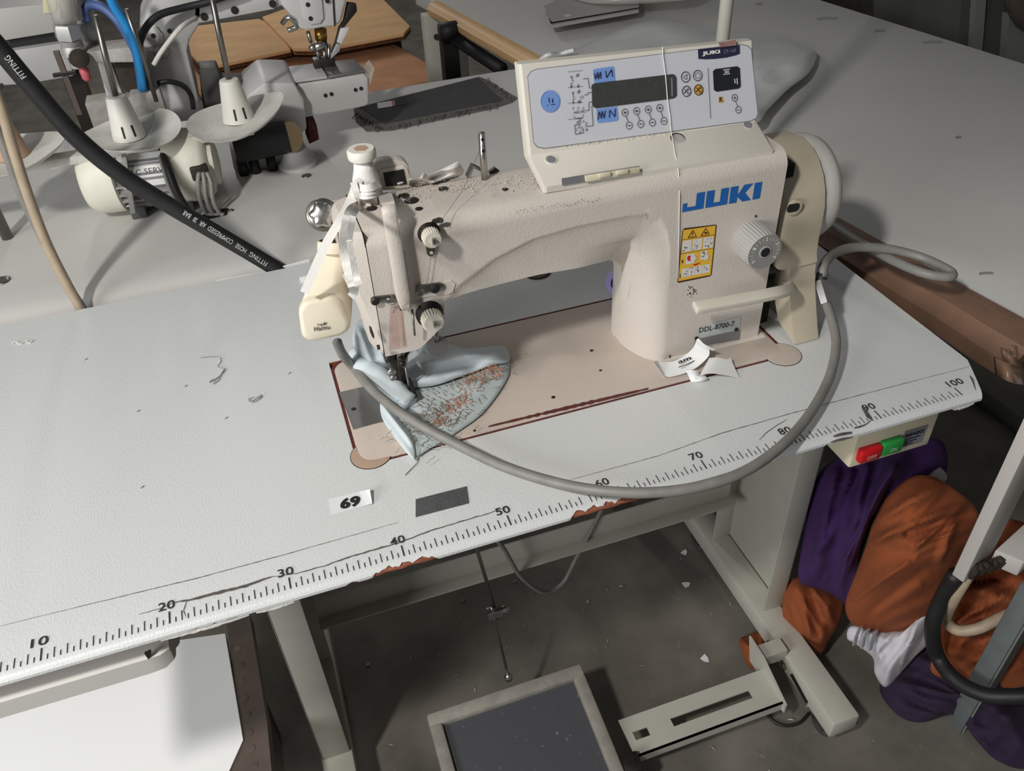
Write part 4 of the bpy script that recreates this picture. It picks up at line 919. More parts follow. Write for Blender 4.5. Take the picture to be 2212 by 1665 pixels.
# grey cable: lamp to rear of machine, looping over the ruler edge
CB = thing('lamp_cable', 'thick grey cable curving across table front with loop behind the machine', 'cable', tuple(PZ(1400, 1000, 0)))
cpts = [PY(728, 738, .245), PY(740, 765, .25), PZ(765, 795, .02), PZ(798, 835, .030), PZ(850, 880, .028), PZ(915, 922, .022), PZ(1000, 966, .014), PZ(1090, 1008, .012), PZ(1200, 1042, .014), PZ(1300, 1060, .018), PZ(1400, 1064, .02), PZ(1500, 1053, .022), PZ(1600, 1022, .022), PZ(1680, 970, .02), PZ(1745, 900, .016), PZ(1790, 820, .016), PZ(1806, 750, .022), PZ(1800, 700, .030), PZ(1785, 655, .040)]
MB().tube(spline(cpts, 8), .0052, 12).build('front_run', 'cable', CB, smooth=True)
pc = cpts[-1]
MB().tube([pc, pc + Vector((.001, .02, .018))], .0075, 6).build('connector', 'chrome', CB, auto=30)
MB().tube([pc + Vector((.001, .018, .014)), PX(1775, 600, pc.x + .004), PX(1776, 590, pc.x + .006)], .0065, 10).build('strain_relief', 'rubber', CB, smooth=True)
rp = [PX(1776, 600, pc.x + .004), PX(1781, 570, pc.x + .012), PZ(1805, 546, .065), PZ(1850, 534, .06), PZ(1920, 538, .055), PZ(1990, 556, .05), PZ(2042, 580, .05), PZ(2058, 594, .05), PZ(2040, 598, .05), PZ(1990, 588, .05), PZ(1920, 558, .045), PZ(1850, 517, .03), PZ(1800, 485, .015), PZ(1770, 465, .012)]
MB().tube(spline(rp, 8), .0056, 12).build('rear_loop', 'cable', CB, smooth=True)
# ------------------------------------------------ fabric under the presser foot
FB = thing('fabric_piece', 'pale blue fabric scrap with orange and brown stitch trials under the needle', 'fabric', tuple(PZ(950, 870, .002)))
lump([(868, 842), (905, 834), (945, 830), (1000, 815), (1055, 792), (1095, 772), (1101, 790), (1097, 815), (1075, 852), (1040, 895), (1000, 925), (970, 945), (930, 968), (902, 986), (893, 992), (884, 975), (862, 930), (838, 895), (822, 868), (845, 850)], .004, .004, .0022, folds=[(900, 840, 1000, 830, 18, .004), (880, 880, 960, 940, 16, -.001), (1050, 820, 960, 930, 20, .002)], noise=.0006, ns=.09, N=120).build('stitched_panel', 'fabric2', FB, smooth=True)
lump([(788, 704), (822, 742), (880, 760), (930, 738), (960, 740), (1010, 752), (1060, 748), (1090, 748), (1101, 768), (1096, 782), (1060, 790), (1000, 812), (940, 832), (890, 838), (850, 838), (806, 812), (775, 780), (768, 740)], .010, .006, .006, folds=[(870, 790, 1090, 756, 14, .010), (880, 828, 1000, 806, 10, .008), (930, 745, 1030, 765, 10, .005), (1040, 790, 1095, 770, 9, .006)], noise=.001, ns=.08, N=110).build('folded_back', 'fabric', FB, smooth=True)
rl = spline([PZ(770, 762, .020), PZ(778, 785, .020), PZ(800, 803, .020), PZ(830, 826, .020), PZ(860, 848, .018), PZ(886, 870, .014)], 6)
n = len(rl); MB().tube(rl, [.009 + .0035 * math.sin(math.pi * i / (n - 1)) + .001 * math.sin(i * .9) for i in range(n)], 16).build('rolled_hem', 'fabric', FB, smooth=True)
lump([(766, 705), (784, 687), (800, 690), (812, 712), (826, 745), (845, 785), (836, 800), (800, 792), (772, 765), (762, 738)], lambda u, v: .035 + (760 - v) * .0006, .008, .006, folds=[(775, 715, 800, 780, 9, .006), (800, 700, 836, 790, 8, .006)], noise=.001, ns=.1).build('rear_flap', 'fabric', FB, smooth=True)
lump([(822, 868), (836, 876), (866, 910), (890, 942), (897, 990), (884, 984), (856, 950), (830, 912), (822, 890)], .007, .003, .004, folds=[(826, 874, 893, 960, 6, .005)], N=64).build('front_flap', 'fabric', FB, smooth=True)
lump([(762, 762), (768, 756), (776, 790), (796, 812), (806, 822), (798, 828), (776, 812), (764, 788)], .012, .003, .004).build('raw_edge', 'tag', FB, smooth=True)
def tuft(cu, cv, su, sv, n, m, rot=0, ln=(.003, .010), z=.009, nm='stitching'):
    b = MB()
    for k in range(n):
        a, c = random.gauss(0, su), random.gauss(0, sv); u = cu + a * math.cos(rot) - c * math.sin(rot); v = cv + a * math.sin(rot) + c * math.cos(rot)
        p = PZ(u, v, z + random.uniform(0, .0025)); L = random.uniform(*ln); th = random.uniform(0, 6.28); P = [p]
        for j in range(4): th += random.uniform(-1.1, 1.1); P.append(P[-1] + Vector((math.cos(th), math.sin(th), random.uniform(-.12, .12))) * L / 4)
        b.tube(P, .00028, 4)
    return tag(b.build(nm, m, FB, smooth=True), None, kind='stuff')
tuft(1025, 818, 24, 8, 55, 'threado', -.35); tuft(1062, 796, 12, 10, 40, 'threado', -.5); tuft(992, 866, 14, 6, 45, 'threado', -.5)
tuft(960, 898, 20, 7, 25, 'threado', -.4); tuft(950, 905, 30, 18, 120, 'threadb', -.4, (.004, .014), .0075); tuft(1030, 825, 34, 14, 90, 'threadb', -.5, (.004, .012), .008); tuft(900, 920, 25, 25, 50, 'threadg', .5, (.005, .02), .007)
stc = MB()
for r in range(7):
    for k in range(9):
        u = 905 + k * 13 - r * 5 + random.uniform(-3, 3) + r * 6; v = 842 + r * 11 - k * 3 + random.uniform(-2, 2)
        a = PZ(u, v, .0105); b_ = PZ(u + 7, v + 5, .0105); stc.tube([a, (a + b_) / 2 + Vector((0, 0, .0006)), b_], .0003, 4)
tag(stc.build('stitch_rows', 'threadb', FB, smooth=True), None, kind='stuff')
# ------------------------------------------------ woven labels, stickers, scraps
def strip(pts, w, th=.0005):
    P = spline([Vector(p) for p in pts], 5); return P
def label_strip(name, edgeA, edgeB, label, txt=None):
    """ribbon between two picture polylines with heights (u,v,z)"""
    A = spline([PZ(*p) for p in edgeA], 6); B = spline([PZ(*p) for p in edgeB], 6); n = len(A); b = MB()
    rings = [[A[i], B[i], B[i] - Vector((0, 0, .0005)), A[i] - Vector((0, 0, .0005))] for i in range(n)]
    b.loft(rings); o = b.build(name, 'tag', smooth=True, auto=50); tag(o, label, 'label', 'woven labels by the column'); return o, A, B
o, A, B = label_strip('woven_label', [(1412, 783, .016), (1420, 778, .008), (1430, 781, .006), (1455, 780, .008), (1480, 767, .012), (1498, 750, .022), (1507, 731, .036), (1520, 742, .03), (1545, 755, .02)],
                      [(1438, 818, .002), (1436, 812, .003), (1450, 813, .004), (1478, 806, .005), (1504, 794, .008), (1530, 770, .014), (1533, 755, .020), (1538, 757, .017), (1546, 756, .016)], 'white woven label reading ami curled against the column foot')
LPZ = (PZ(1480, 790, .0095), Vector((0.1, -.25, 1)))
textpx('label_lettering', 'ami', (1466, 786), (1499, 774), (1464, 778), LPZ, 'print', o, .002, .03)
decal('label_small_print', line_poly([(1466, 793), (1478, 789), (1490, 784), (1506, 776)], 1.8), LPZ, 'print', o, .002)
label_strip('woven_label', [(1532, 773, .010), (1550, 772, .012), (1572, 776, .010), (1576, 770, .012)], [(1510, 813, .010), (1530, 806, .012), (1560, 808, .009), (1597, 816, .001)], 'blank white woven label lying across the bed front edge')[0]
ob = MB().ribbon(spline([PZ(1494, 800, .011), PZ(1500, 812, .005), PZ(1506, 824, .001), PZ(1516, 820, .004), PZ(1512, 813, .009)], 5), Vector((.012, -.004, 0)), .0005)
tag(ob.build('woven_label', 'tag', smooth=True), 'small curled end of white label hanging over bed edge', 'label', 'woven labels by the column')
S69 = thing('number_sticker', 'white sticker printed 69 with lifting right corner', 'sticker', tuple(PZ(756, 1085, 0)))
sp = []
for i in range(9):
    t = i / 8; lift = .0003 + .006 * max(0, t - .7) ** 2 * 10
    sp.append([PZ(709 + 90 * t, 1078 - 22 * t, lift), PZ(714 + 90 * t, 1113 - 26 * t, lift * .5)])
b = MB(); b.add([p for r in sp for p in r], [(2 * i, 2 * i + 1, 2 * i + 3, 2 * i + 2) for i in range(8)])
b.add([p - Vector((0, 0, .00025)) for r in sp for p in r], [(2 * i, 2 * i + 2, 2 * i + 3, 2 * i + 1) for i in range(8)])
b.build('paper', 'sticker', S69, fix=False)
GP = (Vector((0, 0, .0006)), Vector((0, 0, 1)))
textpx('printed_number', '69', (735, 1101), (779, 1091), (734, 1078), GP, 'black', S69, .0004, .05)
bs = hslab([(898, 1079), (1008, 1051), (1013, 1087), (898, 1117)], .0002, .0006)
tag(bs.build('dark_sticker', 'stickerdark'), 'small dark grey rectangular sticker beside the ruler', 'sticker')
def scrap(name, pts, label, r=.0004, z=.0008, m='threadg'):
    return tag(MB().tube(spline([PZ(u, v, z + .001 * (i % 2)) for i, (u, v) in enumerate(pts)], 5), r, 5).build(name, m, smooth=True), label, 'thread')
scrap('thread_scrap', [(430, 773), (470, 770), (477, 780), (470, 792), (484, 796), (478, 806), (486, 800), (470, 815), (458, 820), (452, 826), (466, 818), (476, 812), (470, 824), (460, 828), (478, 808), (488, 796)], 'long tangled grey thread lying on the left tabletop')
scrap('thread_scrap', [(536, 860), (542, 867), (552, 862), (565, 852), (558, 862), (545, 858), (538, 866), (550, 868), (567, 856)], 'small looped grey thread on tabletop left of the bed')
scrap('thread_scrap', [(25, 742), (34, 738), (44, 743), (54, 736), (64, 741), (72, 734)], 'short white thread near the far left table edge', .0006, m='tape')
scrap('thread_scrap', [(905, 988), (900, 1000), (886, 1015), (875, 1026)], 'loose thread tail hanging from the fabric corner', .0004, m='threadb')
for u, v, l in ((303, 1055, 'tiny grey lint speck midway between the 20 mark and far table edge'), (295, 890, 'tiny lint speck left of the tangled thread'), (398, 836, 'small lint speck just left below the tangled thread'), (485, 905, 'tiny lint speck below the looped thread'), (622, 808, 'faint lint speck left of the machine bed end'), (182, 778, 'tiny lint speck nearest the left rear table edge')):
    p = PZ(u, v, .0004); o_ = MB().tube([p, p + Vector((.002, .001, .0006)), p + Vector((.0035, .0022, 0))], .0005, 5).build('lint_speck', 'threadg', smooth=True)
    tag(o_, l, 'lint', 'lint specks on the table')
# hinge cup and lilac spool behind the arm
hc = thing('hinge_cup', 'round brown hinge recess in table behind the machine arm', 'hinge', tuple(PZ(1160, 590, .0003)))
p = PZ(1160, 588, .0003); MB().lathe([(.0185, 0), (.0185, .0006), (.016, .0008)], p, (0, 0, 1), 32).build('cup', 'darkmetal', hc, smooth=True, auto=40)
MB().lathe([(.015, .0008), (.015, .0011)], p, (0, 0, 1), 32).build('cup_floor', mat('cup_brown', (104, 78, 60), .6), hc)
sp_ = PZ(1336, 634, 0); ctr = sp_ + Vector((0, .0, .0165)); dv = Vector((-.35, -.9, .3)).normalized()
rgo = thing('lilac_ring', 'lilac plastic ring with indigo core half hidden behind the column', 'ring', tuple(sp_))
MB().lathe([(.0105, -.004), (.0165, -.004), (.0165, .004), (.0105, .004), (.0105, -.004)], ctr, dv, 40, cap=False).build('rim', 'ring', rgo, smooth=True, auto=40)
MB().lathe([(.0104, -.003), (.0104, .002)], ctr, dv, 32).build('core', 'ringdark', rgo)
# thread stand pole at the rear of the table
tsp = thing('thread_stand_pole', 'light grey thread stand pole rising behind the control panel', 'pole', (.962, .48, 0))
MB().tube([(.962, .48, 0), (.962, .48, .62)], .0085, 18).build('pole', 'frame', tsp, smooth=True)
MB().lathe([(.025, 0), (.025, .006), (.012, .012), (.012, .03)], (.962, .48, 0), (0, 0, 1), 24).build('pole_base', 'frame', tsp, smooth=True, auto=40)
tg = MB().prism([on(1552, 92), on(1588, 86), on(1589, 98), on(1555, 102)], nP * .0015)
tag(tg.build('tape_scrap', mat('reddish_tape', (150, 112, 108), .4, var=.3, vs=120)), 'shiny reddish tape stuck over the panel top edge', 'tape')
# switch box under the right end
SB = thing('power_switch', 'cream switch box with red off and green on buttons under table edge', 'switch', tuple(PY(1920, 960, .02)))
yb0 = .020
bx = [(1800, 990), (1830, 1013), (2005, 960), (2028, 905), (2012, 900), (1815, 950)]
fA = [PY(1831, 1013, yb0), PY(2005, 960, yb0), PY(2028, 905, yb0), PY(1852, 958, yb0)]
zz0, zz1 = -.0905, -.040; x0, x1 = .897, 1.003
MB().box((x0, yb0, zz0), (x1, yb0 + .06, -.0388)).build('housing', 'cream', SB, bevel=.003)
for nm, m, xa, xb, t in (('off_button', 'red', .9, .9, 'OFF'), ('on_button', 'green', 0, 0, 'ON')):
    pxs = {'off_button': [(1850, 983), (1857, 966), (1893, 954), (1898, 958), (1893, 980), (1858, 994)], 'on_button': [(1897, 967), (1904, 950), (1940, 938), (1946, 943), (1938, 965), (1905, 978)]}[nm]
    w_ = [PY(u, v, yb0 - .001) for u, v in pxs]; c_ = sum(w_, Vector()) / len(w_)
    xs_ = [p.x for p in w_]; zs_ = [p.z for p in w_]
    bt = MB().box((min(xs_), yb0 - .009, min(zs_) + .002), (max(xs_), yb0 + .001, max(zs_) - .002)).build(nm, m, SB, bevel=.003)
    cx, cz = (min(xs_) + max(xs_)) / 2, (min(zs_) + max(zs_)) / 2; w2 = .0062 if t == 'OFF' else .0045
    text('button_word', t, Vector((cx - w2, yb0 - .0092, cz - .004)), Vector((cx + w2, yb0 - .0092, cz - .004)), Vector((cx - w2, yb0 - .0092, cz + .001)), 'labelwhite', bt, .0001)
pz_ = PY(1958, 948, yb0)
nl = MB().box((pz_.x - .006, yb0 - .0006, pz_.z - .012), (pz_.x + .024, yb0, pz_.z + .014)).build('rating_label', 'labelgrey', SB)
text('label_words', 'MAIKI', Vector((pz_.x - .003, yb0 - .001, pz_.z + .004)), Vector((pz_.x + .02, yb0 - .001, pz_.z + .004)), Vector((pz_.x - .003, yb0 - .001, pz_.z + .009)), 'navy', nl, .0001, .05)
b = MB()
for k in range(3): b.box((pz_.x - .004, yb0 - .0009, pz_.z - .001 - .004 * k), (pz_.x + .018 - .004 * k, yb0 - .0007, pz_.z + .0008 - .004 * k))
b.build('label_lines', 'navy', nl)
# ================================================================== LOWER LEFT
WB = thing('white_bench', 'bright white board on brown perforated steel rail below the table', 'bench', (.0, .25, FLOOR))
zb_ = -.5
hslab([(-420, 1500), (486, 1368), (525, 1598), (470, 1720), (300, 1990), (-420, 2100)], zb_, -.018).build('board', 'whiteboard', WB)
r = MB(); q = [PZ(488, 1340, zb_ - .002), PZ(534, 1325, zb_ - .002), PZ(572, 1560, zb_ - .002), PZ(590, 1760, zb_ - .002), PZ(548, 1800, zb_ - .002), PZ(528, 1600, zb_ - .002)]
r.prism(q, (0, 0, -.003)); ra = r.build('perforated_rail', 'brownsteel', WB)
q2 = [PZ(534, 1325, zb_ - .002), PZ(572, 1560, zb_ - .002), PZ(590, 1760, zb_ - .002)]
MB().loft([[p, p + Vector((.003, 0, 0)), p + Vector((.003, 0, -.03)), p + Vector((0, 0, -.03))] for p in q2]).build('rail_flange', 'brownsteel', WB)
for k in range(9):
    t = k / 8; u = 514 + 38 * t + 3 * t * t; v = 1400 + 290 * t
    MB().lathe([(.0052, 0), (.0052, .0006), (.004, .0008)], PZ(u, v, zb_ - .002), (0, 0, 1), 14).build('rail_hole', mat('rail_stud', (112, 98, 88), .6) if k == 0 else 'brownsteel', ra, smooth=True, auto=40)
MB().prism([PZ(527, 1600, zb_ - .003), PZ(560, 1640, zb_ - .003), PZ(550, 1760, zb_ - .003), PZ(440, 1780, zb_ - .003)], (0, 0, -.003)).build('gusset', 'brownsteel', WB)
for (u, v) in ((520, 1440), (540, 1780), (-300, 1520), (-300, 2000)):
    p = PZ(u, v, zb_ - .02); MB().box((p.x - .012, p.y - .012, FLOOR), (p.x + .012, p.y + .012, zb_ - .018)).build('leg', 'brownsteel', WB)
# ================================================================== FLOOR THINGS, RIGHT
def pile(v0, z0, v1, z1): return lambda u, v: z0 + (z1 - z0) * (v - v0) / (v1 - v0)
o = lump([(1760, 1040), (1815, 985), (1900, 975), (2000, 945), (2042, 965), (2040, 1030), (1985, 1020), (1930, 1060), (1890, 1120), (1850, 1230), (1838, 1310), (1820, 1300), (1795, 1282), (1765, 1270), (1725, 1250), (1738, 1150)], pile(960, -.30, 1300, -.60), .05, .14, folds=wr(1860, 1110, 112, 260, 90, 11, 7, .012, 3) + wr(1800, 1270, 20, 90, 20, 4, 5, .008, 4) + [(1800, 1020, 1760, 1240, 16, .02), (1870, 1010, 1810, 1280, 14, .018), (1950, 990, 1850, 1130, 14, .02), (1780, 1260, 1835, 1300, 8, .012)], noise=.004, ns=.06, N=170, K=18)
tag(o.build('purple_garment', 'purple', smooth=True), 'lint-flecked deep purple garment heaped below the switch box', 'garment')
o = lump([(1965, 1032), (2010, 1028), (2060, 1055), (2108, 1098), (2120, 1160), (2085, 1230), (2050, 1290), (2000, 1340), (1945, 1366), (1885, 1362), (1840, 1345), (1826, 1305), (1848, 1240), (1870, 1180), (1885, 1130), (1915, 1075)], pile(1030, -.31, 1360, -.60), .06, .13, folds=wr(2010, 1120, 150, 240, 60, 6, 7, .008, 5) + wr(1960, 1290, 140, 170, 50, 4, 9, .005, 6) + [(2030, 1050, 1900, 1120, 9, .016), (2080, 1090, 1880, 1170, 9, .016), (2100, 1110, 1960, 1150, 8, -.014), (2090, 1180, 2050, 1250, 9, -.016), (2060, 1130, 2030, 1210, 8, .014), (2040, 1290, 1900, 1350, 12, .012), (1900, 1250, 2040, 1180, 22, .012)], noise=.003, ns=.05, N=180, K=20)
tag(o.build('rust_garment', 'orange', smooth=True), 'large rust orange ribbed garment bulging over white cloth', 'garment')
o = lump([(1890, 1120), (1935, 1060), (1990, 1012), (2028, 1008), (2045, 1035), (2000, 1060), (1940, 1080), (1900, 1130)], pile(1010, -.335, 1130, -.45), .015, .05, folds=[(1920, 1085, 2030, 1020, 10, .01)])
tag(o.build('white_cloth', 'whitecloth', smooth=True), 'small white cloth edge peeping above the rust garment', 'garment')
wg = lump([(1840, 1352), (1900, 1355), (1960, 1350), (2010, 1320), (2040, 1285), (2020, 1370), (1975, 1420), (1940, 1460), (1912, 1484), (1890, 1455), (1885, 1420), (1850, 1392), (1830, 1378)], pile(1300, -.58, 1480, -.70), .03, .05, K=14, N=120, folds=wr(1960, 1400, 125, 160, 50, 6, 6, .008, 10) + [(2010, 1310, 1915, 1470, 14, .016), (1880, 1370, 1900, 1420, 10, .01)], noise=.003, ns=.06)
WG = tag(wg.build('white_garment', 'whitecloth', smooth=True), 'white garment with grey cuff stripes below the rust garment', 'garment')
b = MB()
for k in range(3):
    b.ribbon([PZ(1858 + 17 * k, 1355 + 3 * k, -.572), PZ(1850 + 17 * k, 1374 + 4 * k, -.578), PZ(1846 + 17 * k, 1392 + 6 * k, -.59)], Vector((.008, .002, 0)), .002)
b.build('cuff_stripe', 'greystripe', WG)
o = lump([(1700, 1262), (1735, 1248), (1800, 1280), (1824, 1290), (1815, 1340), (1790, 1385), (1772, 1412), (1740, 1400), (1700, 1360), (1690, 1310)], pile(1250, -.60, 1420, -.715), .03, .05, K=14, N=120, folds=wr(1760, 1330, 70, 120, 40, 6, 6, .008, 7) + [(1720, 1270, 1760, 1400, 18, .012), (1790, 1290, 1780, 1380, 14, .014)], noise=.003, ns=.05)
tag(o.build('rust_garment', 'orange', smooth=True), 'flat rust orange cloth beside the right table post', 'garment')
o = lump([(1597, 1384), (1615, 1372), (1650, 1362), (1668, 1400), (1660, 1440), (1632, 1446), (1612, 1432)], -.735, .02, .008, folds=[(1605, 1390, 1655, 1420, 8, .008), (1640, 1380, 1630, 1440, 7, -.006)])
tag(o.build('rust_garment', 'orange', smooth=True), 'crumpled rust cloth end poking out left of the foot bar', 'garment')
o = lump([(1900, 1490), (1925, 1440), (1990, 1385), (2060, 1350), (2140, 1370), (2212, 1400), (2260, 1480), (2260, 1620), (2212, 1660), (2150, 1640), (2110, 1600), (2060, 1545), (1990, 1560), (1940, 1545)], pile(1400, -.69, 1640, -.738), .022, .006, K=18, folds=wr(2060, 1480, 25, 260, 90, 12, 8, .012, 8) + [(1920, 1500, 2050, 1520, 16, .016), (1990, 1410, 2080, 1480, 16, .016), (2120, 1450, 2200, 1600, 20, .02), (2150, 1560, 2240, 1520, 16, .018)], noise=.008, ns=.05, N=110)
tag(o.build('dark_garment', 'purpledk', smooth=True), 'very dark purple garment heaped round the grey steel leg', 'garment')
o = lump([(2010, 1330), (2050, 1250), (2120, 1160), (2180, 1120), (2260, 1180), (2290, 1400), (2240, 1470), (2150, 1490), (2060, 1470), (2012, 1450), (2018, 1395)], pile(1150, -.46, 1480, -.685), .02, .10, K=18, folds=wr(2130, 1300, 160, 200, 130, 12, 9, .014, 9) + [(2060, 1260, 2180, 1300, 18, .02), (2110, 1220, 2160, 1260, 12, -.02), (2030, 1400, 2200, 1430, 16, .014), (2050, 1340, 2130, 1330, 12, -.018)], noise=.008, ns=.06, N=110)
tag(o.build('rust_garment', 'orange', smooth=True), 'rust orange cloth behind the white post and cables', 'garment')
# white painted stand at the right
WP = thing('white_stand', 'worn white painted steel post with short welded crosspiece at right edge', 'stand', tuple(PZ(2090, 1240, -.38)))
zp = -.38; A_ = PZ(2055, 1241, zp); B_ = PZ(2080, 1259, zp); d1 = Vector((.054, .014, 0))
b = MB(); zt_ = .05
q = [A_, B_, B_ + d1, A_ + d1]; b.prism(q, (0, 0, zt_ - zp + .25)); b.build('post', 'whitepaint', WP, bevel=.002)
c0 = PZ(2135, 1218, -.37); b = MB(); b.prism([c0, c0 + Vector((.02, -.03, 0)), c0 + Vector((.22, .035, 0)), c0 + Vector((.20, .065, 0))], (0, 0, .03)); b.build('crosspiece', 'whitepaint', WP, bevel=.002)
c1 = PZ(2128, 1228, -.36); b = MB()
for k in range(7): b.tube([c1 + Vector((-.02 + .008 * k, .002 * (k % 2), -.012)), c1 + Vector((-.018 + .008 * k, 0, .004 + .004 * (k % 3))), c1 + Vector((-.016 + .008 * k, .004, .012))], [.003, .006, .002], 7)
tag(b.build('weld_grime', 'grime', WP, smooth=True), None, kind='stuff')
fpt = A_ + d1 * .5; MB().box((c0.x + .18, c0.y + .04, FLOOR), (c0.x + .21, c0.y + .07, -.35)).build('rear_leg', 'whitepaint', WP)
GL = thing('steel_channel', 'grey galvanised steel channel leg standing on floor at right', 'leg', tuple(PZ(2080, 1560, FLOOR)))
a = PZ(2042, 1555, FLOOR); b_ = PZ(2072, 1588, FLOOR); c = PZ(2128, 1528, FLOOR); top_ = (0, 0, .36)
MB().prism([a, b_, b_ + (c - b_), a + (c - b_)], top_).build('channel', 'greymetal', GL, bevel=.002)
MB().prism([b_ + Vector((.006, -.001, .0)), b_ + (c - b_) * .8 + Vector((0, -.001, 0)), b_ + (c - b_) * .8 + Vector((0, .002, 0)), b_ + Vector((.006, .002, 0))], (0, 0, .36)).build('channel_face', 'greypanel', GL)
o = MB().tube(spline([PZ(2066, 1240, -.38), PZ(2036, 1290, -.44), PZ(2015, 1350, -.5), PZ(2022, 1410, -.58), PZ(2060, 1465, -.59), PZ(2120, 1498, -.58), PZ(2180, 1504, -.565), PZ(2260, 1500, -.55), PZ(2380, 1480, -.54)], 8), .0115, 12)
tag(o.build('black_cable', 'rubber', smooth=True), 'thick black cable bending round the steel leg from white post', 'cable')
o = MB().tube(spline([PZ(2092, 1240, -.385), PZ(2058, 1298, -.44), PZ(2045, 1335, -.53), PZ(2065, 1360, -.53), PZ(2110, 1358, -.515), PZ(2160, 1335, -.5), PZ(2240, 1300, -.49), PZ(2360, 1260, -.48)], 8), .0085, 12)
tag(o.build('beige_cable', 'cablebeige', smooth=True), 'dirty beige cable looping under the white post', 'cable')
o = MB().tube(spline([PZ(1640, 1490, FLOOR + .003), PZ(1660, 1545, FLOOR + .003), PZ(1690, 1566, FLOOR + .003), PZ(1725, 1562, FLOOR + .003), PZ(1748, 1540, FLOOR + .003)], 8), .0028, 8)
tag(o.build('thin_cable', 'rubber', smooth=True), 'thin black cable bow on floor beneath the right foot bar', 'cable')
# a pipe on the floor beyond the table end
o = MB().tube([PZ(2085, 835, FLOOR + .02), PZ(2260, 960, FLOOR + .02)], .018, 14)
tag(o.build('floor_pipe', 'greydark', smooth=True), 'dark grey pipe lying on floor past the table corner', 'pipe')
# litter on the floor
for i, (u, v, s, l) in enumerate(((1482, 1262, 8, 'white paper scrap on floor left of the foot bar'), (1523, 1422, 8, 'white paper scrap on floor above the slotted stretcher'), (1478, 1193, 7, 'white paper scrap beside the rear caster'), (1585, 1100, 5, 'pale scrap on floor behind the right post'), (1270, 1300, 4, 'tiny pale scrap on floor right of the pull rod'), (795, 1435, 5, 'pale crumb on floor beside the left post'))):
    p = PZ(u, v, FLOOR + .0006); r = s * .0011; a_ = random.uniform(0, 6)
    o_ = MB().prism([p + Vector((math.cos(a_ + t) * r * q_, math.sin(a_ + t) * r * q_, 0)) for t, q_ in ((0, 1), (1.2, .8), (2.2, 1.1), (3.3, .6), (4.6, 1))], (0, 0, .0012)).build('paper_scrap', 'tag' if i < 3 else 'threadg')
    tag(o_, l, 'scrap', 'paper scraps on the floor')
# scattered pale lint on the floor
lt = MB()
for k in range(260):
    x, y = random.uniform(.25, 1.6), random.uniform(-.1, 1.4); p = Vector((x, y, FLOOR + .0008)); r = random.uniform(.0006, .0022); th = random.uniform(0, 6.28); L = random.uniform(.002, .012)
    a = p + Vector((math.cos(th), math.sin(th), 0)) * L; lt.tube([p, (p + a) / 2 + Vector((0, 0, r)), a], [r * .3, r * .7, r * .3], 4)
tag(lt.build('floor_lint', 'fuzz', smooth=True), 'pale lint crumbs scattered over the concrete floor', 'lint', kind='stuff')
# ================================================================== RIGHT TABLE
RT = thing('cutting_table', 'large bare grey table at right with wooden and taped brown edge', 'table', (1.45, .9, FLOOR))
L1 = Vector((1.155, .045, 0)); L2 = Vector((.868, 1.90, 0)); R2 = Vector((1.655, 2.02, 0)); R1 = Vector((1.915, .045, 0))
MB().prism([L1, R1, R2, L2], (0, 0, -.035)).build('tabletop', 'laminate_r', RT, bevel=.003)
dE = (L2 - L1).normalized(); nE = Vector((dE.y, -dE.x, 0)); nE = nE if nE.x < 0 else -nE
def edge(t0, t1, w, h, m, nm, w1=None):
    mk = lambda w: [(0, .0004), (-.012, .001), (.35 * w, -.001), (.62 * w, -.004), (.8 * w, -.35 * h), (w, -.45 * h), (w, -.75 * h), (.9 * w, -h), (0, -h)]
    rings = []
    for k in range(13):
        t = t0 + (t1 - t0) * k / 12; w_ = w + ((w1 or w) - w) * k / 12; prof = mk(w_); o = L1 + (L2 - L1) * t; j = .0012 * math.sin(k * 2.3)
        rings.append([o + nE * (a + (j if a > .3 * w_ else 0)) + Vector((0, 0, z)) for a, z in prof])
    return MB().loft(rings).build(nm, m, RT, smooth=True, auto=35)
tag(edge(.0, .33, .048, .045, 'browntape', 'taped_edge', .018), 'edge wrapped in shiny brown packing tape')
tag(edge(.33, .93, .02, .03, 'woodedge', 'wood_edge'), 'light wood edging strip')
tt = MB()
for k, (u, v, du, dv_) in enumerate(((2150, 790, 60, 22), (2165, 770, 45, 30), (2185, 735, 40, -20), (2175, 760, 40, 5))):
    P = spline([PZ(u, v, -.02), PZ(u + du * .5, v + dv_ * .4 + 6, -.012), PZ(u + du, v + dv_, -.03)], 5); tt.ribbon(P, Vector((.008, .016, .012)), .002)
tt.build('torn_tape', 'browntape', RT, smooth=True)
for (x, y) in ((1.22, .3), (1.84, .25), (.95, 1.78), (1.6, 1.85)):
    MB().box((x - .018, y - .018, FLOOR), (x + .018, y + .018, -.034)).build('leg', 'frame', RT)
sm_ = []
for (u, v, l) in ((1787, 39, 44), (1900, 66, 24), (2015, 90, 42), (1640, 8, 14), (2070, 296, 12), (2130, 590, 30)):
    sm_ += line_poly([(u - l / 2, v + 1), (u, v - 1), (u + l / 2, v)], 5)
decal('smudge', sm_, (Vector((0, 0, 0)), Vector((0, 0, 1))), mat('smudge', (148, 146, 142), .6), RT, .0006)
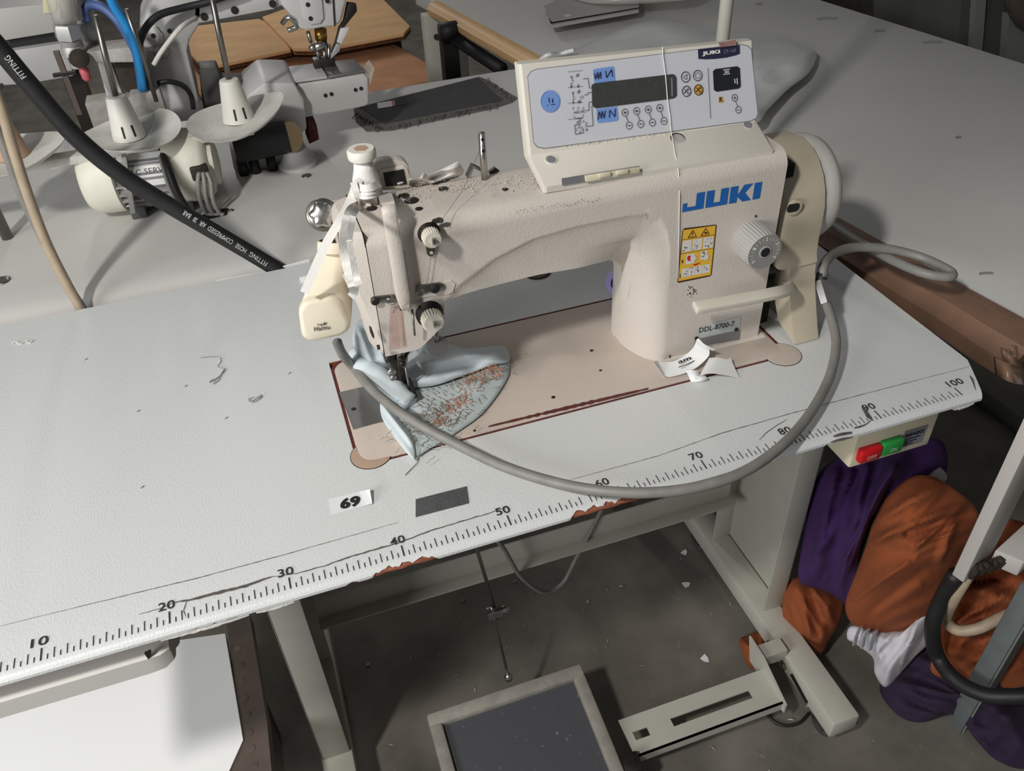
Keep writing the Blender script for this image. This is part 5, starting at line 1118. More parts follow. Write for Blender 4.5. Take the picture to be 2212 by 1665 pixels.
# wrapped parcel behind the panel
o = lump([(1165, 128), (1230, 108), (1320, 70), (1410, 44), (1500, 55), (1600, 70), (1690, 82), (1755, 105), (1764, 122), (1745, 160), (1700, 195), (1660, 235), (1625, 268), (1500, 260), (1300, 240), (1180, 190)], pile(40, .012, 260, .03), .035, .012, folds=[(1420, 50, 1700, 90, 16, .012), (1750, 120, 1640, 250, 10, .012), (1690, 150, 1640, 230, 9, -.008), (1240, 112, 1400, 55, 10, .01), (1600, 80, 1660, 180, 14, .006)], noise=.003, ns=.04, N=120)
tag(o.build('wrapped_parcel', 'plastic_bag', smooth=True), 'flat parcel wrapped in white plastic behind the control panel', 'parcel')
for (a, b2) in (((1405, 46), (1500, 58)), ((1240, 105), (1330, 66))): pass
o = MB().tube(spline([PZ(1165, 130, .03), PZ(1185, 118, .045), PZ(1210, 116, .035), PZ(1240, 108, .045)], 5), .004, 6)
tag(o.build('plastic_wisp', 'plastic_bag', smooth=True), 'white crumpled plastic tip beside the panel corner', 'plastic')
BRK = thing('sheet_bracket', 'grey folded sheet metal bracket with hole on the far table', 'bracket', tuple(PZ(1230, 40, 0)))
zt_ = .03
pb_ = [PZ(1175, 12, zt_), PZ(1238, -14, zt_), PZ(1380, -30, zt_), PZ(1380, 18, zt_), PZ(1190, 51, zt_)]
MB().prism(pb_, (0, 0, -.003)).build('plate', 'bracket', BRK)
MB().prism([PZ(1176, 24, zt_), PZ(1190, 51, zt_), PZ(1380, 18, zt_), PZ(1380, 16, zt_), PZ(1192, 48, zt_)], (0, 0, -.01)).build('lip', 'bracket', BRK)
for k_ in (1200, 1370): MB().box(PZ(k_, 10, .0) - Vector((.004, .004, 0)), PZ(k_, 10, .0) + Vector((.004, .004, zt_ - .003))).build('foot', 'bracket', BRK)
MB().lathe([(.0085, 0), (.0085, .0006)], PZ(1227, 33, zt_), (0, 0, 1), 20).build('hole', 'laminate_r', BRK)
o = lump([(1195, -25), (1260, 4), (1330, 10), (1420, 6), (1500, -4), (1520, -30), (1400, -60), (1250, -60)], .035, .02, .03, N=64)
tag(o.build('plastic_dish', 'clear', smooth=True), 'clear shallow plastic dish at top edge above the bracket', 'dish')
# ================================================================== FAR RIGHT CORNER
FM = thing('covered_machine', 'dark covered machine standing beyond the right table', 'machine', tuple(PZ(1960, 100, FLOOR)))
yq = 1.55
MB().prism([PY(u, v, yq + .05) for u, v in [(1840, -60), (1880, 60), (1870, 110), (2000, 160), (2030, 40), (2075, -60)]], (0, .5, 0)).build('cover', 'darkscrap', FM, bevel=.01)
MB().prism([PY(u, v, yq) for u, v in [(1995, 40), (2025, 38), (2062, -10), (2075, -40), (2050, 95), (1990, 80)]], (0, .2, 0)).build('grey_side', 'greypanel', FM)
b = MB().tube(spline([PY(1990, 55, yq - .02), PY(2020, 35, yq - .02), PY(2050, 10, yq - .02), PY(2070, -30, yq - .02)], 5), .012, 8); b.build('folded_edge', 'darkscrap', FM, smooth=True)
MB().lathe([(.002, -.008), (.008, 0), (.002, .008)], PY(1983, 14, yq - .01), (0, 0, 1), 12).build('bright_knob', 'chrome', FM, smooth=True)
MB().box((PY(1950, 80, yq).x - .15, yq + .1, FLOOR), (PY(1950, 80, yq).x + .3, yq + .5, PY(1950, 120, yq).z)).build('pedestal', 'darkscrap', FM)
MB().prism([PY(u, v, yq + .25) for u, v in [(1760, -60), (1850, -60), (1895, 10), (1880, 70), (1800, 60)]], (0, .3, 0)).build('red_trim', mat('dark_maroon', (60, 40, 40), .8), FM)
GC = thing('grey_cabinet', 'grey steel cabinet beyond the far corner of right table', 'cabinet', tuple(PZ(2140, 120, FLOOR)))
yq = 1.05
MB().prism([PY(u, v, yq) for u, v in [(2082, -60), (2045, 420), (2150, 420), (2180, -60)]], (0, .3, 0)).build('dark_panel', 'greydark', GC)
MB().prism([PY(u, v, yq - .02) for u, v in [(2150, 420), (2180, 30), (2330, 60), (2330, 420)]], (0, .3, 0)).build('light_panel', 'greypanel', GC)
MB().prism([PY(u, v, yq - .015) for u, v in [(2112, -60), (2080, 420), (2098, 420), (2135, -60)]], (0, .02, 0)).build('door_post', 'greypanel', GC)
MB().tube(spline([PY(2180, -40, yq - .06), PY(2195, 10, yq - .05), PY(2215, 40, yq - .04), PY(2260, 60, yq - .04)], 5), .02, 10).build('pipe', 'brownsteel', GC, smooth=True)
# ================================================================== SECOND TABLE WITH INTERLOCK MACHINE
T2 = thing('back_table', 'dusty grey machine table behind with rounded front edge', 'table', (.3, .85, FLOOR))
b = MB(); sec2 = [(.640, 0), (.600, -.001), (.578, -.006), (.565, -.016), (.561, -.030), (.566, -.042), (1.176, -.042), (1.176, 0)]
b.loft([[(x, y + (.018 * (x + .4) * .02), z) for y, z in sec2] for x in np.linspace(-1.0, .943, 8)])
b.build('tabletop', 'laminate_b', T2, smooth=True, auto=35)
for (x, y) in ((-.9, .7), (-.9, 1.1), (.9, .7), (.9, 1.1)): MB().box((x - .02, y - .02, FLOOR), (x + .02, y + .02, -.041)).build('leg', 'frame', T2)
cu = MB().prism([PZ(424, 470, .0005), PZ(470, 452, .0005), PZ(494, 450, .0005), PZ(490, 464, .0005), PZ(428, 479, .0005)], (0, 0, .0006)).build('cable_slot', 'gap', T2)
for u, v, r in ((662, 380, .008), (3, 607, .012), (500, 455, .004)): MB().lathe([(r, 0), (r, .0012), (r * .6, .002)], PZ(u, v, 0), (0, 0, 1), 14).build('table_bolt', 'steel', T2, smooth=True)
# number sticker, mostly hidden
tag(hslab([(108, 352), (150, 347), (142, 358), (112, 366)], .0004, .0004).build('number_sticker', 'sticker'), 'small white sticker on the back table left of the motor', 'sticker')
textpx('sticker_digits', '67', (112, 361), (133, 356), (113, 351), (Vector((0, 0, .0009)), Vector((0, 0, 1))), 'black', bpy.data.objects['number_sticker.001'], .0004, .04)
MM = thing('interlock_machine', 'grey cylinder arm interlock machine standing on the back table', 'sewing machine', (.38, .95, 0))
yy = .93
def mp(nm, px, y, d, m='bodygrey', bev=.004, par=None): return pslab(px, y, d).build(nm, m, par or MM, bevel=bev)
# upright column and upper arm
mp('column', [(300, 60), (345, -40), (440, -60), (440, 40), (410, 85), (405, 110), (432, 225), (432, 262), (330, 262), (318, 180), (308, 120)], yy + .03, .14, bev=.006)
mp('upper_arm', [(340, -60), (632, -60), (628, 8), (600, 18), (560, 24), (480, 42), (425, 50), (400, 60), (330, 66)], yy + .035, .12, bev=.006)
mp('arm_cover', [(420, 8), (596, -18), (599, 12), (592, 20), (426, 52), (418, 46)], yy + .03, .006, bev=.002)
for u, v in ((441, 36), (507, 22), (589, 8)): MB().lathe([(.0058, 0), (.0058, .0015)], PY(u, v, yy + .03), (0, -1, 0), 16).build('arm_screw', 'darkmetal', MM)
mp('head', [(598, -60), (765, -60), (752, -10), (738, 50), (722, 58), (700, 60), (660, 68), (648, 62), (622, 28), (606, 10)], yy + .02, .10, bev=.006)
mp('head_side_plate', [(642, -60), (690, -60), (700, 40), (692, 52), (672, 54), (655, 40)], yy + .016, .006, bev=.002)
for u, v in ((665, 10), (671, 40), (707, 2)): MB().lathe([(.0035, 0), (.0035, .001)], PY(u, v, yy + .016), (0, -1, 0), 12).build('head_screw', 'black', MM)
MB().prism([PY(u, v, yy + .018) for u, v in [(716, -40), (719, -40), (725, 56), (722, 57)]], (0, .004, 0)).build('head_seam', 'gap', MM)
nbx = PY(693, 85, yy + .06)
MB().tube([PY(692, 62, yy + .06), PY(694, 85, yy + .06)], .010, 16).build('needle_bush', 'brass', MM, smooth=True)
MB().tube([PY(694, 84, yy + .06), PY(697, 100, yy + .06)], .0085, 14).build('needle_holder', 'black', MM, smooth=True)
for k, (a, b2) in enumerate((((683, 95), (692, 140)), ((700, 98), (703, 142)), ((710, 96), (712, 140)), ((665, 68), (672, 92)))):
    MB().tube([PY(*a, yy + .055), PY(*b2, yy + .055)], .0032, 8).build('presser_rod', 'chrome', MM, smooth=True)
MB().lathe([(.003, -.012), (.008, -.006), (.008, .006), (.003, .012)], PY(690, 100, yy + .05), (1, 0, .1), 14).build('clamp', 'chrome', MM, smooth=True)
MB().lathe([(.002, -.006), (.007, 0), (.002, .006)], PY(675, 103, yy + .045), (1, 0, 0), 12).build('clamp_screw', 'chrome', MM, smooth=True)
b = MB().box(PY(692, 135, yy + .05) - Vector((.012, .01, .012)), PY(692, 135, yy + .05) + Vector((.024, .012, .008))); b.build('presser_foot', 'darkmetal', MM, bevel=.003)
MB().prism([PY(u, v, yy + .03) for u, v in [(750, 5), (770, 8), (772, 25), (742, 62), (737, 68), (735, 92), (730, 112), (716, 125), (718, 105), (724, 92), (732, 60), (742, 45)]], (0, .008, 0)).build('looper_lever', 'darkmetal', MM, bevel=.002)
MB().prism([PY(u, v, yy + .026) for u, v in [(736, 62), (756, 58), (738, 96), (728, 92)]], (0, .006, 0)).build('lever_plate', 'bodygrey', MM, bevel=.001)
MB().prism([PY(u, v, yy + .026) for u, v in [(728, 94), (738, 98), (733, 112), (714, 128), (716, 118)]], (0, .005, 0)).build('lever_tip', 'alu', MM, bevel=.001)
MB().tube(spline([PY(610, 50, yy + .03), PY(622, 38, yy + .02), PY(636, 46, yy + .02), PY(640, 58, yy + .03), PY(622, 66, yy + .03)], 4), .004, 8).build('lifter_hook', 'chrome', MM, smooth=True)
# cylinder bed
def bedb(px, y, d, nm, m='bodygrey', bev=.004): return mp(nm, px, y, d, m, bev)
mp('cylinder_bed', [(640, 182), (788, 160), (796, 168), (797, 222), (790, 230), (660, 255), (640, 250)], yy - .005, .075)
zt2 = PY(780, 160, yy - .005).z
MB().prism([PZ(640, 180, zt2 + .001), PZ(708, 170, zt2 + .001), PZ(690, 140, zt2 + .001), PZ(590, 152, zt2 + .001), PZ(572, 178, zt2 + .001)], (0, 0, .004)).build('slide_cover', 'bodygrey', MM, bevel=.0015)
MB().prism([PZ(710, 170, zt2 + .001), PZ(788, 156, zt2 + .001), PZ(765, 132, zt2 + .001), PZ(696, 140, zt2 + .001)], (0, 0, .004)).build('needle_plate', 'plate', MM, bevel=.001)
MB().prism([PY(u, v, yy + .0) for u, v in [(790, 155), (797, 163), (809, 148), (800, 180), (796, 185)]], (0, .05, 0)).build('fabric_guard', 'clear', MM)
for u, v in ((703, 206), (716, 203), (768, 194), (780, 191)): MB().lathe([(.0032, 0), (.0032, .001)], PY(u, v, yy - .0055), (0, -1, 0), 12).build('bed_screw', 'black', MM)
mp('gear_case', [(536, 205), (570, 178), (636, 178), (650, 205), (660, 218), (658, 225), (664, 282), (640, 296), (530, 300), (520, 250)], yy - .03, .13, bev=.006)
mp('base_casting', [(505, 290), (640, 285), (664, 330), (668, 352), (610, 362), (505, 372)], yy - .04, .16, bev=.006)
fc = PZ(645, 362, 0); MB().lathe([(.032, 0), (.032, .006), (.026, .010), (.02, .022), (.02, .03)], fc + Vector((0, .01, 0)), (0, 0, 1), 24).build('hinge_foot', 'bodygrey', MM, smooth=True, auto=40)
mp('foot_lug', [(612, 330), (660, 322), (668, 345), (622, 354)], yy - .055, .03)
MB().lathe([(.004, 0), (.004, .001)], PY(632, 332, yy - .0555), (0, -1, 0), 12).build('lug_hole', 'gap', MM)
mp('maroon_block', [(664, 258), (684, 268), (690, 302), (668, 312)], yy - .01, .05, 'gapred', .002)
tb_ = PY(506, 318, yy - .06); te = PY(622, 295, yy - .06)
MB().tube([tb_, te], .026, 24).build('belt_roller', 'black', MM, smooth=True, auto=40)
dd = Vector((.62, -.75, .15)).normalized(); te = te + Vector((.004, -.006, 0)); MB().lathe([(.0245, 0), (.0245, .002)], te - dd * .0005, dd, 28).build('roller_disc', 'woodround', MM)
for u, v in ((520, 345), (545, 338), (582, 334)): MB().lathe([(.008, 0), (.008, .03)], PY(u, v, yy - .05), (0, 0, -1), 10).build('bracket_lug', 'black', MM, smooth=True)
MB().lathe([(.012, 0), (.012, .004), (.006, .008)], PY(348, 110, yy + .03), (0, -1, 0), 20).build('inspection_cap', 'dustgrey', MM, smooth=True, auto=40)
MB().prism([PY(u, v, yy + .027) for u, v in [(312, 70), (338, 58), (352, 75), (350, 100), (322, 96)]], (0, .004, 0)).build('dusty_plate', 'dust', MM, bevel=.001)
for u, v in ((331, 77), (366, 67)): MB().lathe([(.0035, 0), (.0035, .001)], PY(u, v, yy + .0265), (0, -1, 0), 12).build('plate_hole', 'black', MM)
mp('dusty_bracket', [(165, 130), (190, 112), (300, 100), (318, 132), (300, 135), (172, 137)], yy - .05, .05, 'dustgrey', .002)
mp('dark_valve_block', [(245, 136), (300, 134), (310, 180), (312, 215), (268, 196), (252, 165)], yy - .03, .06, 'grime', .003)
mp('rear_shelf', [(430, 150), (470, 148), (480, 176), (560, 176), (540, 235), (440, 240)], yy + .05, .05, 'greydark', .003)
# motor
MT = thing('sewing_motor', 'white capped finned electric motor lying on the back table', 'motor', (.2, .815, 0))
mc = Vector((0, .815, .060)); 
def my(x): return mc + Vector((x, -.10 * (x - .2), 0))
mA = my(0.105); mB = my(.292); ax = (mB - mA).normalized(); Lm = (mB - mA).length
MB().lathe([(.030, 0), (.044, .004), (.052, .014), (.0545, .03), (.0545, .052), (.05, .054)], mA, ax, 36).build('left_cap', 'motorwhite', MT, smooth=True, auto=45)
MB().lathe([(.05, Lm - .062), (.0545, Lm - .06), (.0545, Lm - .03), (.052, Lm - .012), (.046, Lm - .004), (.034, Lm - .001), (.02, Lm)], mA, ax, 36).build('right_cap', 'motorwhite', MT, smooth=True, auto=45)
MB().lathe([(.034, Lm - .003), (.034, Lm + .006), (.028, Lm + .008)], mA, ax, 28).build('end_boss', 'motorwhite', MT, smooth=True, auto=45)
MB().lathe([(.046, .052), (.046, Lm - .06)], mA, ax, 36).build('stator', 'alu', MT, smooth=True)
u0 = Vector((0, 0, 1)); w0 = ax.cross(u0).normalized()
for k in range(24):
    a = 2 * math.pi * k / 24; d = u0 * math.cos(a) + w0 * math.sin(a); tn = ax.cross(d) * .0012; s0 = mA + ax * .054; s1 = mA + ax * (Lm - .062)
    MB().prism([s0 + d * .044 - tn, s0 + d * .044 + tn, s0 + d * .0525 + tn, s0 + d * .0525 - tn], s1 - s0).build('fin', 'alu', MT)
MB().box(my(.17) + Vector((-.012, -.035, -.060)), my(.17) + Vector((.01, .035, -.03))).build('mount', 'greydark', MT, bevel=.002)
MB().box(my(.24) + Vector((-.012, -.035, -.060)), my(.24) + Vector((.01, .035, -.03))).build('mount', 'greydark', MT, bevel=.002)
MB().prism([PY(262, 340, .757), PY(272, 339, .757), PY(292, 460, .757), PY(282, 462, .757)], (0, .02, 0)).build('strap', 'dustgrey', MT)
dface = -w0 if (-w0).y < 0 else w0
dn = (Vector((0, -.92, .4))).normalized(); pc_ = my(.205) + dn * .0532; up_ = ax.cross(dn).normalized(); up_ = up_ if up_.z > 0 else -up_
nm_ = MB(); rngs = []
for k in range(7):
    a = math.radians(-26 + 52 * k / 6); d = dn * math.cos(a) + up_ * math.sin(a); rngs.append([my(.165) + d * .0536, my(.25) + d * .0536])
nm_.loft(rngs, cap=False, closed=False); npl = nm_.build('name_plate', 'labelwhite', MT, smooth=True, fix=False)
for k, a in enumerate((-16, -8, 6, 12)):
    d = dn * math.cos(math.radians(a)) + up_ * math.sin(math.radians(a)); d2 = dn * math.cos(math.radians(a + 4)) + up_ * math.sin(math.radians(a + 4))
    b = MB(); b.add([my(.166) + d * .0540, my(.249) + d * .0540, my(.249) + d2 * .0540, my(.166) + d2 * .0540], [(0, 1, 2, 3)]); b.build('plate_stripe', 'labelgrey', npl, fix=False)
d = dn * math.cos(math.radians(-7)) + up_ * math.sin(math.radians(-7)); dtx = up_ * .008
text('plate_words', 'AC SERVO', my(.178) + d * .0543, my(.235) + d * .0543, my(.178) + d * .0543 + dtx, 'print', npl, 0)
# motor leads
ML = thing('motor_leads', 'pair of grey leads looping from motor end into table slot', 'cable', tuple(PZ(455, 460, 0)))
for k in range(3):
    s = k * 14; MB().tube(spline([PY(430 + s * .6, 372, .755), PY(428 + s, 395, .748), PY(432 + s, 430, .745), PZ(446 + s, 460, .004), PZ(462 + s * .8, 464, .001)], 6), .0035, 8).build('lead', 'cable', ML, smooth=True)
MB().box(PY(430, 372, .757) - Vector((.012, .004, .012)), PY(430, 372, .757) + Vector((.014, .01, .01))).build('terminal', 'darkmetal', ML, bevel=.003)
o = MB().tube(spline([PY(348, 322, .79), PY(362, 360, .755), PY(385, 420, .74), PZ(418, 470, .003), PZ(436, 476, .001)], 6), .0055, 10)
tag(o.build('black_lead', 'rubber', smooth=True), 'black lead running down the motor into the table slot', 'cable')
o = MB().tube(spline([PY(342, 322, .79), PY(352, 360, .757), PY(372, 420, .742), PZ(405, 468, .003), PZ(420, 476, .001)], 6), .003, 8)
tag(o.build('grey_lead', 'cable', smooth=True), 'thin grey lead beside the black lead on the motor', 'cable')
# thread stand: bar, poles, trays, cones, rods
TS_ = thing('thread_stand', 'dusty thread stand bar with spool dishes over the motor', 'thread stand', (.1, .80, 0))
ba = PY(-60, 350, .80); bb = PY(545, 270, .80); bb.z = ba.z = (ba.z + bb.z) / 2 - .004
MB().box((ba.x - .1, .785, bb.z - .012), (bb.x, .812, bb.z)).build('bar', 'dust', TS_, bevel=.002)
MB().tube([(-.02, .80, 0), (-.02, .80, bb.z + .3)], .008, 12).build('pole', 'steel', TS_, smooth=True)
for u, v, s, nm in ((272, 272, 1, 'a'), (508, 226, 1, 'b'), (20, 318, 1, 'c')):
    c = PY(u, v, .80); c.z = bb.z + .006
    rr = .074; tilt = Vector((.0, -.01, 1)).normalized() if nm != 'b' else Vector((-.16, -.02, 1)).normalized()
    wob = []
    for rr_, h in ((.004, 0), (.03, .0), (.055, .002), (.068, .006), (.074, .011), (.0745, .0125), (.070, .010), (.05, .005), (.02, .003), (.004, .003)): wob.append((rr_, h))
    tray = MB().lathe(wob, c, tilt, 48)
    for p in tray.v:
        q_ = p - c; ang = math.atan2(q_.y, q_.x); r_ = q_.length; p.z += .006 * math.sin(2 * ang + (0 if nm == 'a' else 2)) * (r_ / .074) ** 2
    tr = tray.build('spool_dish', 'dust', TS_, smooth=True, auto=60)
    cone = MB().lathe([(.0235, .004), (.0228, .008), (.0145, .060), (.0135, .063), (.011, .064), (.004, .064)], c, (0, 0, 1), 28)
    MBc = cone.build('spool_cone', 'whitepl' if nm != 'c' else 'conebrown', TS_, smooth=True, auto=45)
    for a in (-100, -62):
        a_ = math.radians(a); d = Vector((math.cos(a_), math.sin(a_), 0)); t_ = Vector((-d.y, d.x, 0)) * .0014
        MB().prism([c + d * .0216 - t_ + Vector((0, 0, .01)), c + d * .0216 + t_ + Vector((0, 0, .01)), c + d * .0192 + t_ + Vector((0, 0, .026)), c + d * .0192 - t_ + Vector((0, 0, .026))], d * .0012).build('cone_slot', 'black', MBc)
    top_ = {'a': PY(205, 33, .80), 'b': PY(452, -30, .80), 'c': PY(0, 180, .80)}[nm]
    MB().tube([c + Vector((0, 0, .06)), top_], .0042, 10).build('spool_rod', 'steel', TS_, smooth=True)
MB().tube([PY(338, 218, .86), PY(300, 100, .86), PY(272, 20, .86)], .004, 8).build('guide_rod', 'steel', TS_, smooth=True)
o = MB().tube(spline([PY(332, 140, .86), PY(350, 110, .86), PY(390, 60, .86), PY(425, 38, .9)], 5), .0034, 8)
tag(o.build('beige_lead', 'dust', smooth=True), 'dusty beige lead slanting across the interlock machine column', 'cable')
# air fittings and hoses
AF = thing('air_regulator', 'dusty metal air regulator with clear tube beside the blue hoses', 'regulator', (PY(165, 140, .9).x, .9, 0))
MB().tube([PY(112, -60, .88), PY(142, 45, .88)], .017, 18).build('clear_tube', 'clear', AF, smooth=True)
MB().tube([PY(140, -60, .89), PY(158, 40, .89)], .013, 18).build('tube_core', 'dustgrey', AF, smooth=True)
a = PY(140, 50, .88); d = (PY(163, 130, .885) - a).normalized()
MB().lathe([(.016, 0), (.018, .004), (.018, .02), (.015, .022)], a, d, 6).build('hex_fitting', 'alu', AF, auto=30)
MB().lathe([(.015, .022), (.013, .03), (.015, .034), (.015, .044), (.009, .05), (.009, .062)], a, d, 20).build('stem_fitting', 'alu', AF, smooth=True, auto=40)
MB().lathe([(.005, -.012), (.013, -.008), (.013, .008), (.005, .012)], PY(170, 126, .872), (.3, -.9, .2), 14).build('drain_knob', 'grime', AF, smooth=True, auto=40)
MB().lathe([(.003, 0), (.007, -.006), (.006, -.018), (.002, -.022)], PY(178, 142, .88), (0, .1, 1), 12).build('drain_tip', 'pink', AF, smooth=True)
MB().tube([PY(172, -40, .93), PY(190, 60, .93), PY(206, 110, .93)], .013, 14).build('second_tube', 'dustgrey', AF, smooth=True)
MB().lathe([(.014, -.012), (.016, -.008), (.016, .008), (.014, .012)], PY(192, 65, .925), (.15, 0, -1), 16).build('elbow', 'alu', AF, smooth=True, auto=40)
MB().prism([PY(210, 135, .93), PY(240, 132, .93), PY(268, 210, .93), PY(262, 222, .93), PY(232, 216, .93)], (0, .02, 0)).build('stand_post', 'bodygrey', AF, bevel=.003)
bz = PY(262, 222, .93); MB().box((bz.x - .05, .92, 0), (bz.x + .02, .96, bz.z + .01)).build('stand_base', 'dustgrey', AF, bevel=.002)
mp2 = MB().prism([PY(90, -60, 1.0), PY(118, -60, 1.0), PY(124, 30, 1.0), PY(92, 32, 1.0)], (0, .03, 0)); mp2.build('yellow_filter', mat('yellowed_plastic', (206, 200, 160), .5), AF, bevel=.004)
o = MB().tube(spline([PY(222, -50, .86), PY(245, 10, .86), PY(272, 55, .86), PY(292, 105, .86), PY(302, 150, .86), PY(308, 195, .86)], 6), .0068, 12)
tag(o.build('blue_hose', 'bluehose', smooth=True), 'bright blue air hose curving down to the valve', 'hose')
o = MB().tube(spline([PY(188, 46, .9), PY(182, 25, .9), PY(195, 10, .9), PY(225, 18, .89), PY(258, 50, .88), PY(285, 95, .88), PY(305, 140, .88), PY(322, 190, .87)], 6), .0065, 12)
tag(o.build('blue_hose', 'darkblue', smooth=True), 'dusty dark blue air hose looping behind the bright one', 'hose')
MB().box(PY(316, 205, .87) - Vector((.022, .012, .03)), PY(316, 205, .87) + Vector((.022, .012, .008))).build('valve_body', 'dustgrey', AF, bevel=.003)
o = MB().tube(spline([PY(300, 132, .87), PY(301, 95, .9), PY(315, 60, .92), PY(345, 32, .93), PY(400, 16, .94), PY(450, 4, .94), PY(520, -20, .94)], 6), .0055, 10)
tag(o.build('black_lead', 'rubber', smooth=True), 'black lead arching over the interlock machine upper arm', 'cable')
o = MB().tube(spline([PY(340, 180, .88), PY(365, 176, .88), PY(395, 185, .89), PY(412, 205, .9), PY(418, 235, .9)], 6), .004, 8)
tag(o.build('black_lead', 'rubber', smooth=True), 'thin black lead curling at the foot of the column', 'cable')
# big black air hose with print and two cords in front
HS = thing('air_hose', 'thick black air hose with white lettering running down behind table edge', 'hose', tuple(PY(605, 582, .558)))
hp = spline([PY(-140, -20, .585), PY(-40, 62, .585), PY(60, 178, .585), PY(160, 292, .582), PY(260, 376, .578), PY(360, 440, .574), PY(450, 493, .568), PY(530, 540, .562), PY(600, 582, .556), PY(640, 606, .553)], 8)
MB().tube(hp, .0108, 16).build('hose_wall', 'rubber', HS, smooth=True)
def hose_text(body, u0, v0, u1, v1, y, h, flip):
    a = PY(u0, v0, y); b2 = PY(u1, v1, y); mid = (a + b2) / 2; e = (Vector(CAMC) - mid).normalized(); a += e * .0142; b2 += e * .0132
    ux = b2 - a; uy = e.cross(ux).normalized() * h
    text('hose_lettering', body, a - uy / 2, b2 - uy / 2, a + uy / 2, 'labelwhite', HS, 0)
for w_, a, b2 in (('FITTING', (576, 576), (540, 553)), ('HOSE', (531, 548), (510, 534)), ('COMPRESSED', (502, 529), (450, 497)), ('AIR', (444, 493), (432, 486)), ('20', (425, 482), (418, 478)), ('BAR', (411, 473), (396, 463))):
    hose_text(w_, a[0], a[1] - 5, b2[0], b2[1] - 5, .556 + (600 - (a[0] + b2[0]) / 2) * .000078, .0062, 1)
for w_, a, b2 in (('FITTING', (48, 172), (10, 126)),): hose_text(w_, a[0] + 4, a[1] - 4, b2[0] + 4, b2[1] - 4, .585, .0062, 1)
o = MB().tube(spline([PY(-30, 150, .575), PY(5, 240, .575), PY(28, 320, .573), PY(60, 420, .57), PY(98, 520, .567), PY(140, 605, .562), PY(172, 662, .556), PY(185, 690, .552)], 6), .0062, 10)
tag(o.build('electric_cable', 'cablebeige', smooth=True), 'beige cord hanging down behind left table edge', 'cord')
o = MB().tube(spline([PY(-60, 220, .58), PY(-10, 270, .58), PY(20, 350, .578), PY(50, 430, .575), PY(105, 540, .57), PY(150, 620, .565), PY(178, 664, .556), PY(190, 690, .552)], 6), .005, 10)
tag(o.build('electric_cable', 'cable', smooth=True), 'dark grey cord just behind the beige cord', 'cord')
# white strips and liner seen in the gap between the tables
tag(pslab([(606, 577), (668, 560), (668, 580), (610, 592)], .5505, .002).build('paper_strip', 'tag'), 'white paper strip in the table gap right of the black hose end', 'paper')
tag(pslab([(466, 606), (520, 596), (572, 587), (560, 600), (480, 614)], .5505, .002).build('paper_strip', 'tag'), 'narrow white paper strip in the table gap left of the black hose end', 'paper')
tag(pslab([(646, 600), (664, 596), (668, 620), (652, 618)], .5, .003).build('tape_scrap', 'tag'), 'white tape end hanging behind the cream lamp', 'tape')
# denim mat
DM = thing('denim_mat', 'dark frayed denim mat on the back table right of the machine', 'mat', tuple(PZ(930, 210, .001)))
hslab([(778, 232), (1032, 168), (1086, 218), (830, 268)], .0012, .0014).build('cloth', 'denim', DM)
hslab([(1032, 166), (1048, 172), (1118, 212), (1105, 222), (1060, 236), (845, 282), (792, 284), (768, 262), (764, 236), (778, 232), (830, 268), (1086, 219)], .0006, .001).build('frayed_border', 'fringe', DM)
fb = MB()
for k in range(150):
    if k < 60: t = random.random(); u, v = 766 + 60 * t, 240 + 36 * t; du, dv_ = random.uniform(-10, 4), random.uniform(0, 16)
    elif k < 100: t = random.random(); u, v = 1038 + 60 * t, 168 + 46 * t; du, dv_ = random.uniform(4, 16), random.uniform(-4, 8)
    else: t = random.random(); u, v = 840 + 240 * t, 272 - 50 * t; du, dv_ = random.uniform(-8, 8), random.uniform(4, 14)
    fb.tube([PZ(u, v, .0025), PZ(u + du * .5 + 2, v + dv_ * .5, .0035), PZ(u + du, v + dv_, .001)], .0007, 4)
tag(fb.build('fringe', 'fringe', DM, smooth=True), None, kind='stuff')
TG = thing('care_tag', 'tiny white and red printed tag on the denim mat', 'tag', tuple(PZ(840, 225, .003)))
hslab([(815, 223), (846, 218), (847, 230), (816, 235)], .003, .0006).build('white_half', 'tag', TG); hslab([(846, 218), (853, 217), (854, 229), (847, 230)], .003, .0006).build('red_half', 'pink', TG)
hslab([(853, 217), (874, 214), (880, 226), (854, 229)], .003, .0005).build('dark_half', 'denim', TG)
# ================================================================== BOARDS AND FAR TABLES
PB = [('ply', [(398, 58), (560, 40), (590, 55), (628, 106), (440, 146), (405, 110)], -.285, 'pale plywood piece with crack behind interlock machine'),
      ('ply', [(566, 36), (640, 10), (700, -40), (790, -40), (886, 56), (872, 72), (700, 104), (632, 104)], -.275, 'pale plywood board with crumbled end, topmost of the stack'),
      ('ply2', [(404, 122), (440, 152), (560, 128), (640, 108), (760, 92), (830, 82), (962, 160), (948, 168), (780, 206), (620, 232), (470, 240), (428, 200)], -.33, 'dark brown board under the pale plywood, nearest the denim mat')]
for m, px, z, lab in PB:
    o = thing('plywood_board', lab, 'board', tuple(PZ(px[0][0], px[0][1], z)), 'stacked plywood boards')
    hslab(px, z, -.012).build('face', m, o, bevel=.003); hslab([(u + .3, v + .3) for u, v in px], z - .012, -.022).build('edge', 'plyedge', o)
ST = thing('board_stand', 'dark trestle carrying the plywood boards', 'stand', tuple(PZ(650, 150, FLOOR)))
pz1 = PZ(520, 190, -.365); pz2 = PZ(930, 165, -.365)
for p in (PZ(520, 190, -.365), PZ(930, 160, -.365), PZ(560, 60, -.365), PZ(850, 40, -.365)): MB().box((p.x - .02, p.y, FLOOR), (p.x + .02, p.y + .04, -.365)).build('leg', 'darkmetal', ST)
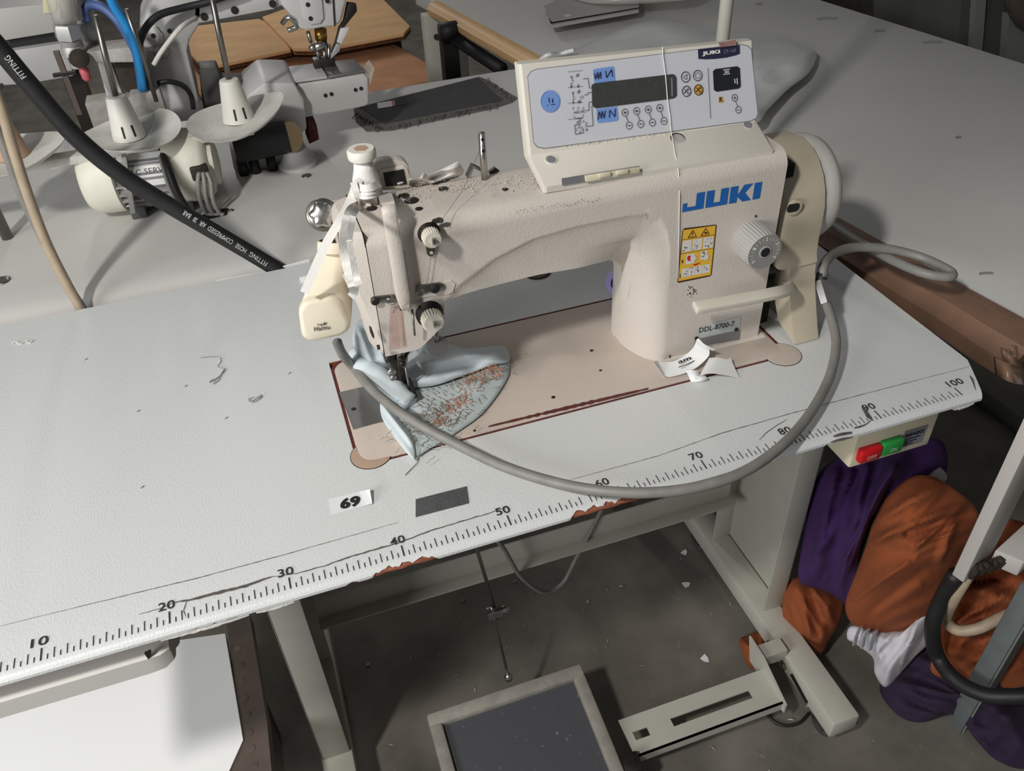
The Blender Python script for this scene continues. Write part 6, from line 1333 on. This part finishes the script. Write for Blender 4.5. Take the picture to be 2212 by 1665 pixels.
tp_ = MB().prism([PZ(470, 225, -.362), PZ(940, 165, -.362), PZ(820, 90, -.362), PZ(430, 140, -.362)], (0, 0, -.02)); tp_.build('shelf', 'darkmetal', ST)
# grey upright and black frame beyond the back table
UP = thing('grey_upright', 'grey steel upright carrying far end of the wooden table edge', 'upright', tuple(PZ(945, 140, FLOOR)))
x_, y_ = L2.x + .02, L2.y - .12
MB().box((x_ - .028, y_, FLOOR), (x_ + .018, y_ + .04, -.036)).build('tube', 'frame', UP, bevel=.002)
MB().lathe([(.008, 0), (.008, .006)], (x_ + .0, y_ - .001, -.09), (0, -1, 0), 8).build('bolt', 'steel', UP)
BF = thing('steel_trestle', 'black crossed steel frame under the wooden table edge', 'frame', tuple(PZ(975, 150, FLOOR)))
p0 = PY(968, 30, 1.62); MB().box((p0.x - .02, 1.62, FLOOR), (p0.x + .02, 1.66, -.04)).build('upright_bar', 'black', BF)
MB().tube([PY(950, 70, 1.6), PY(990, 64, 1.6)], .022, 10).build('cross_stub', 'black', BF, smooth=True)
MB().tube([PY(970, 75, 1.63), PY(1085, 150, 1.4)], .016, 8).build('diagonal_bar', 'black', BF, smooth=True)
# far left table with a pale box
FT = thing('far_table', 'white edged far table at top left behind the hose', 'table', (-.2, 1.6, FLOOR))
zf = -.02
MB().prism([PY(-120, 30, 1.5), PY(128, 5, 1.5), PY(136, 68, 1.5), PY(-120, 110, 1.5)][::1], (0, .5, 0)).build('tabletop', 'laminate_b', FT, bevel=.004)
MB().prism([PY(20, 88, 1.52), PY(135, 66, 1.52), PY(140, 96, 1.52), PY(22, 112, 1.52)], (0, .4, 0)).build('dark_gap', 'black', FT)
MB().prism([PY(22, 110, 1.5), PY(140, 92, 1.5), PY(160, 165, 1.5), PY(60, 182, 1.5), PY(-60, 190, 1.5), PY(-60, 120, 1.5)], (0, .4, 0)).build('drawer_box', 'bodygrey', FT, bevel=.004)
for u in (-100, 150): p = PY(u, 150, 1.55); MB().box((p.x - .02, 1.55, FLOOR), (p.x + .02, 1.59, p.z)).build('leg', 'darkmetal', FT)
LB = thing('brown_leg', 'slim dark brown leg standing behind left spool dish', 'leg', tuple(PZ(168, 240, 0)))
q = PZ(172, 248, 0); MB().box((q.x - .005, q.y, 0), (q.x + .005, q.y + .01, .12)).build('bar', 'brownsteel', LB); MB().box((q.x - .02, q.y - .001, .075), (q.x + .02, q.y + .009, .081)).build('bar_clip', 'black', LB)

for o in bpy.data.objects:
    if '_o' in o: del o['_o']
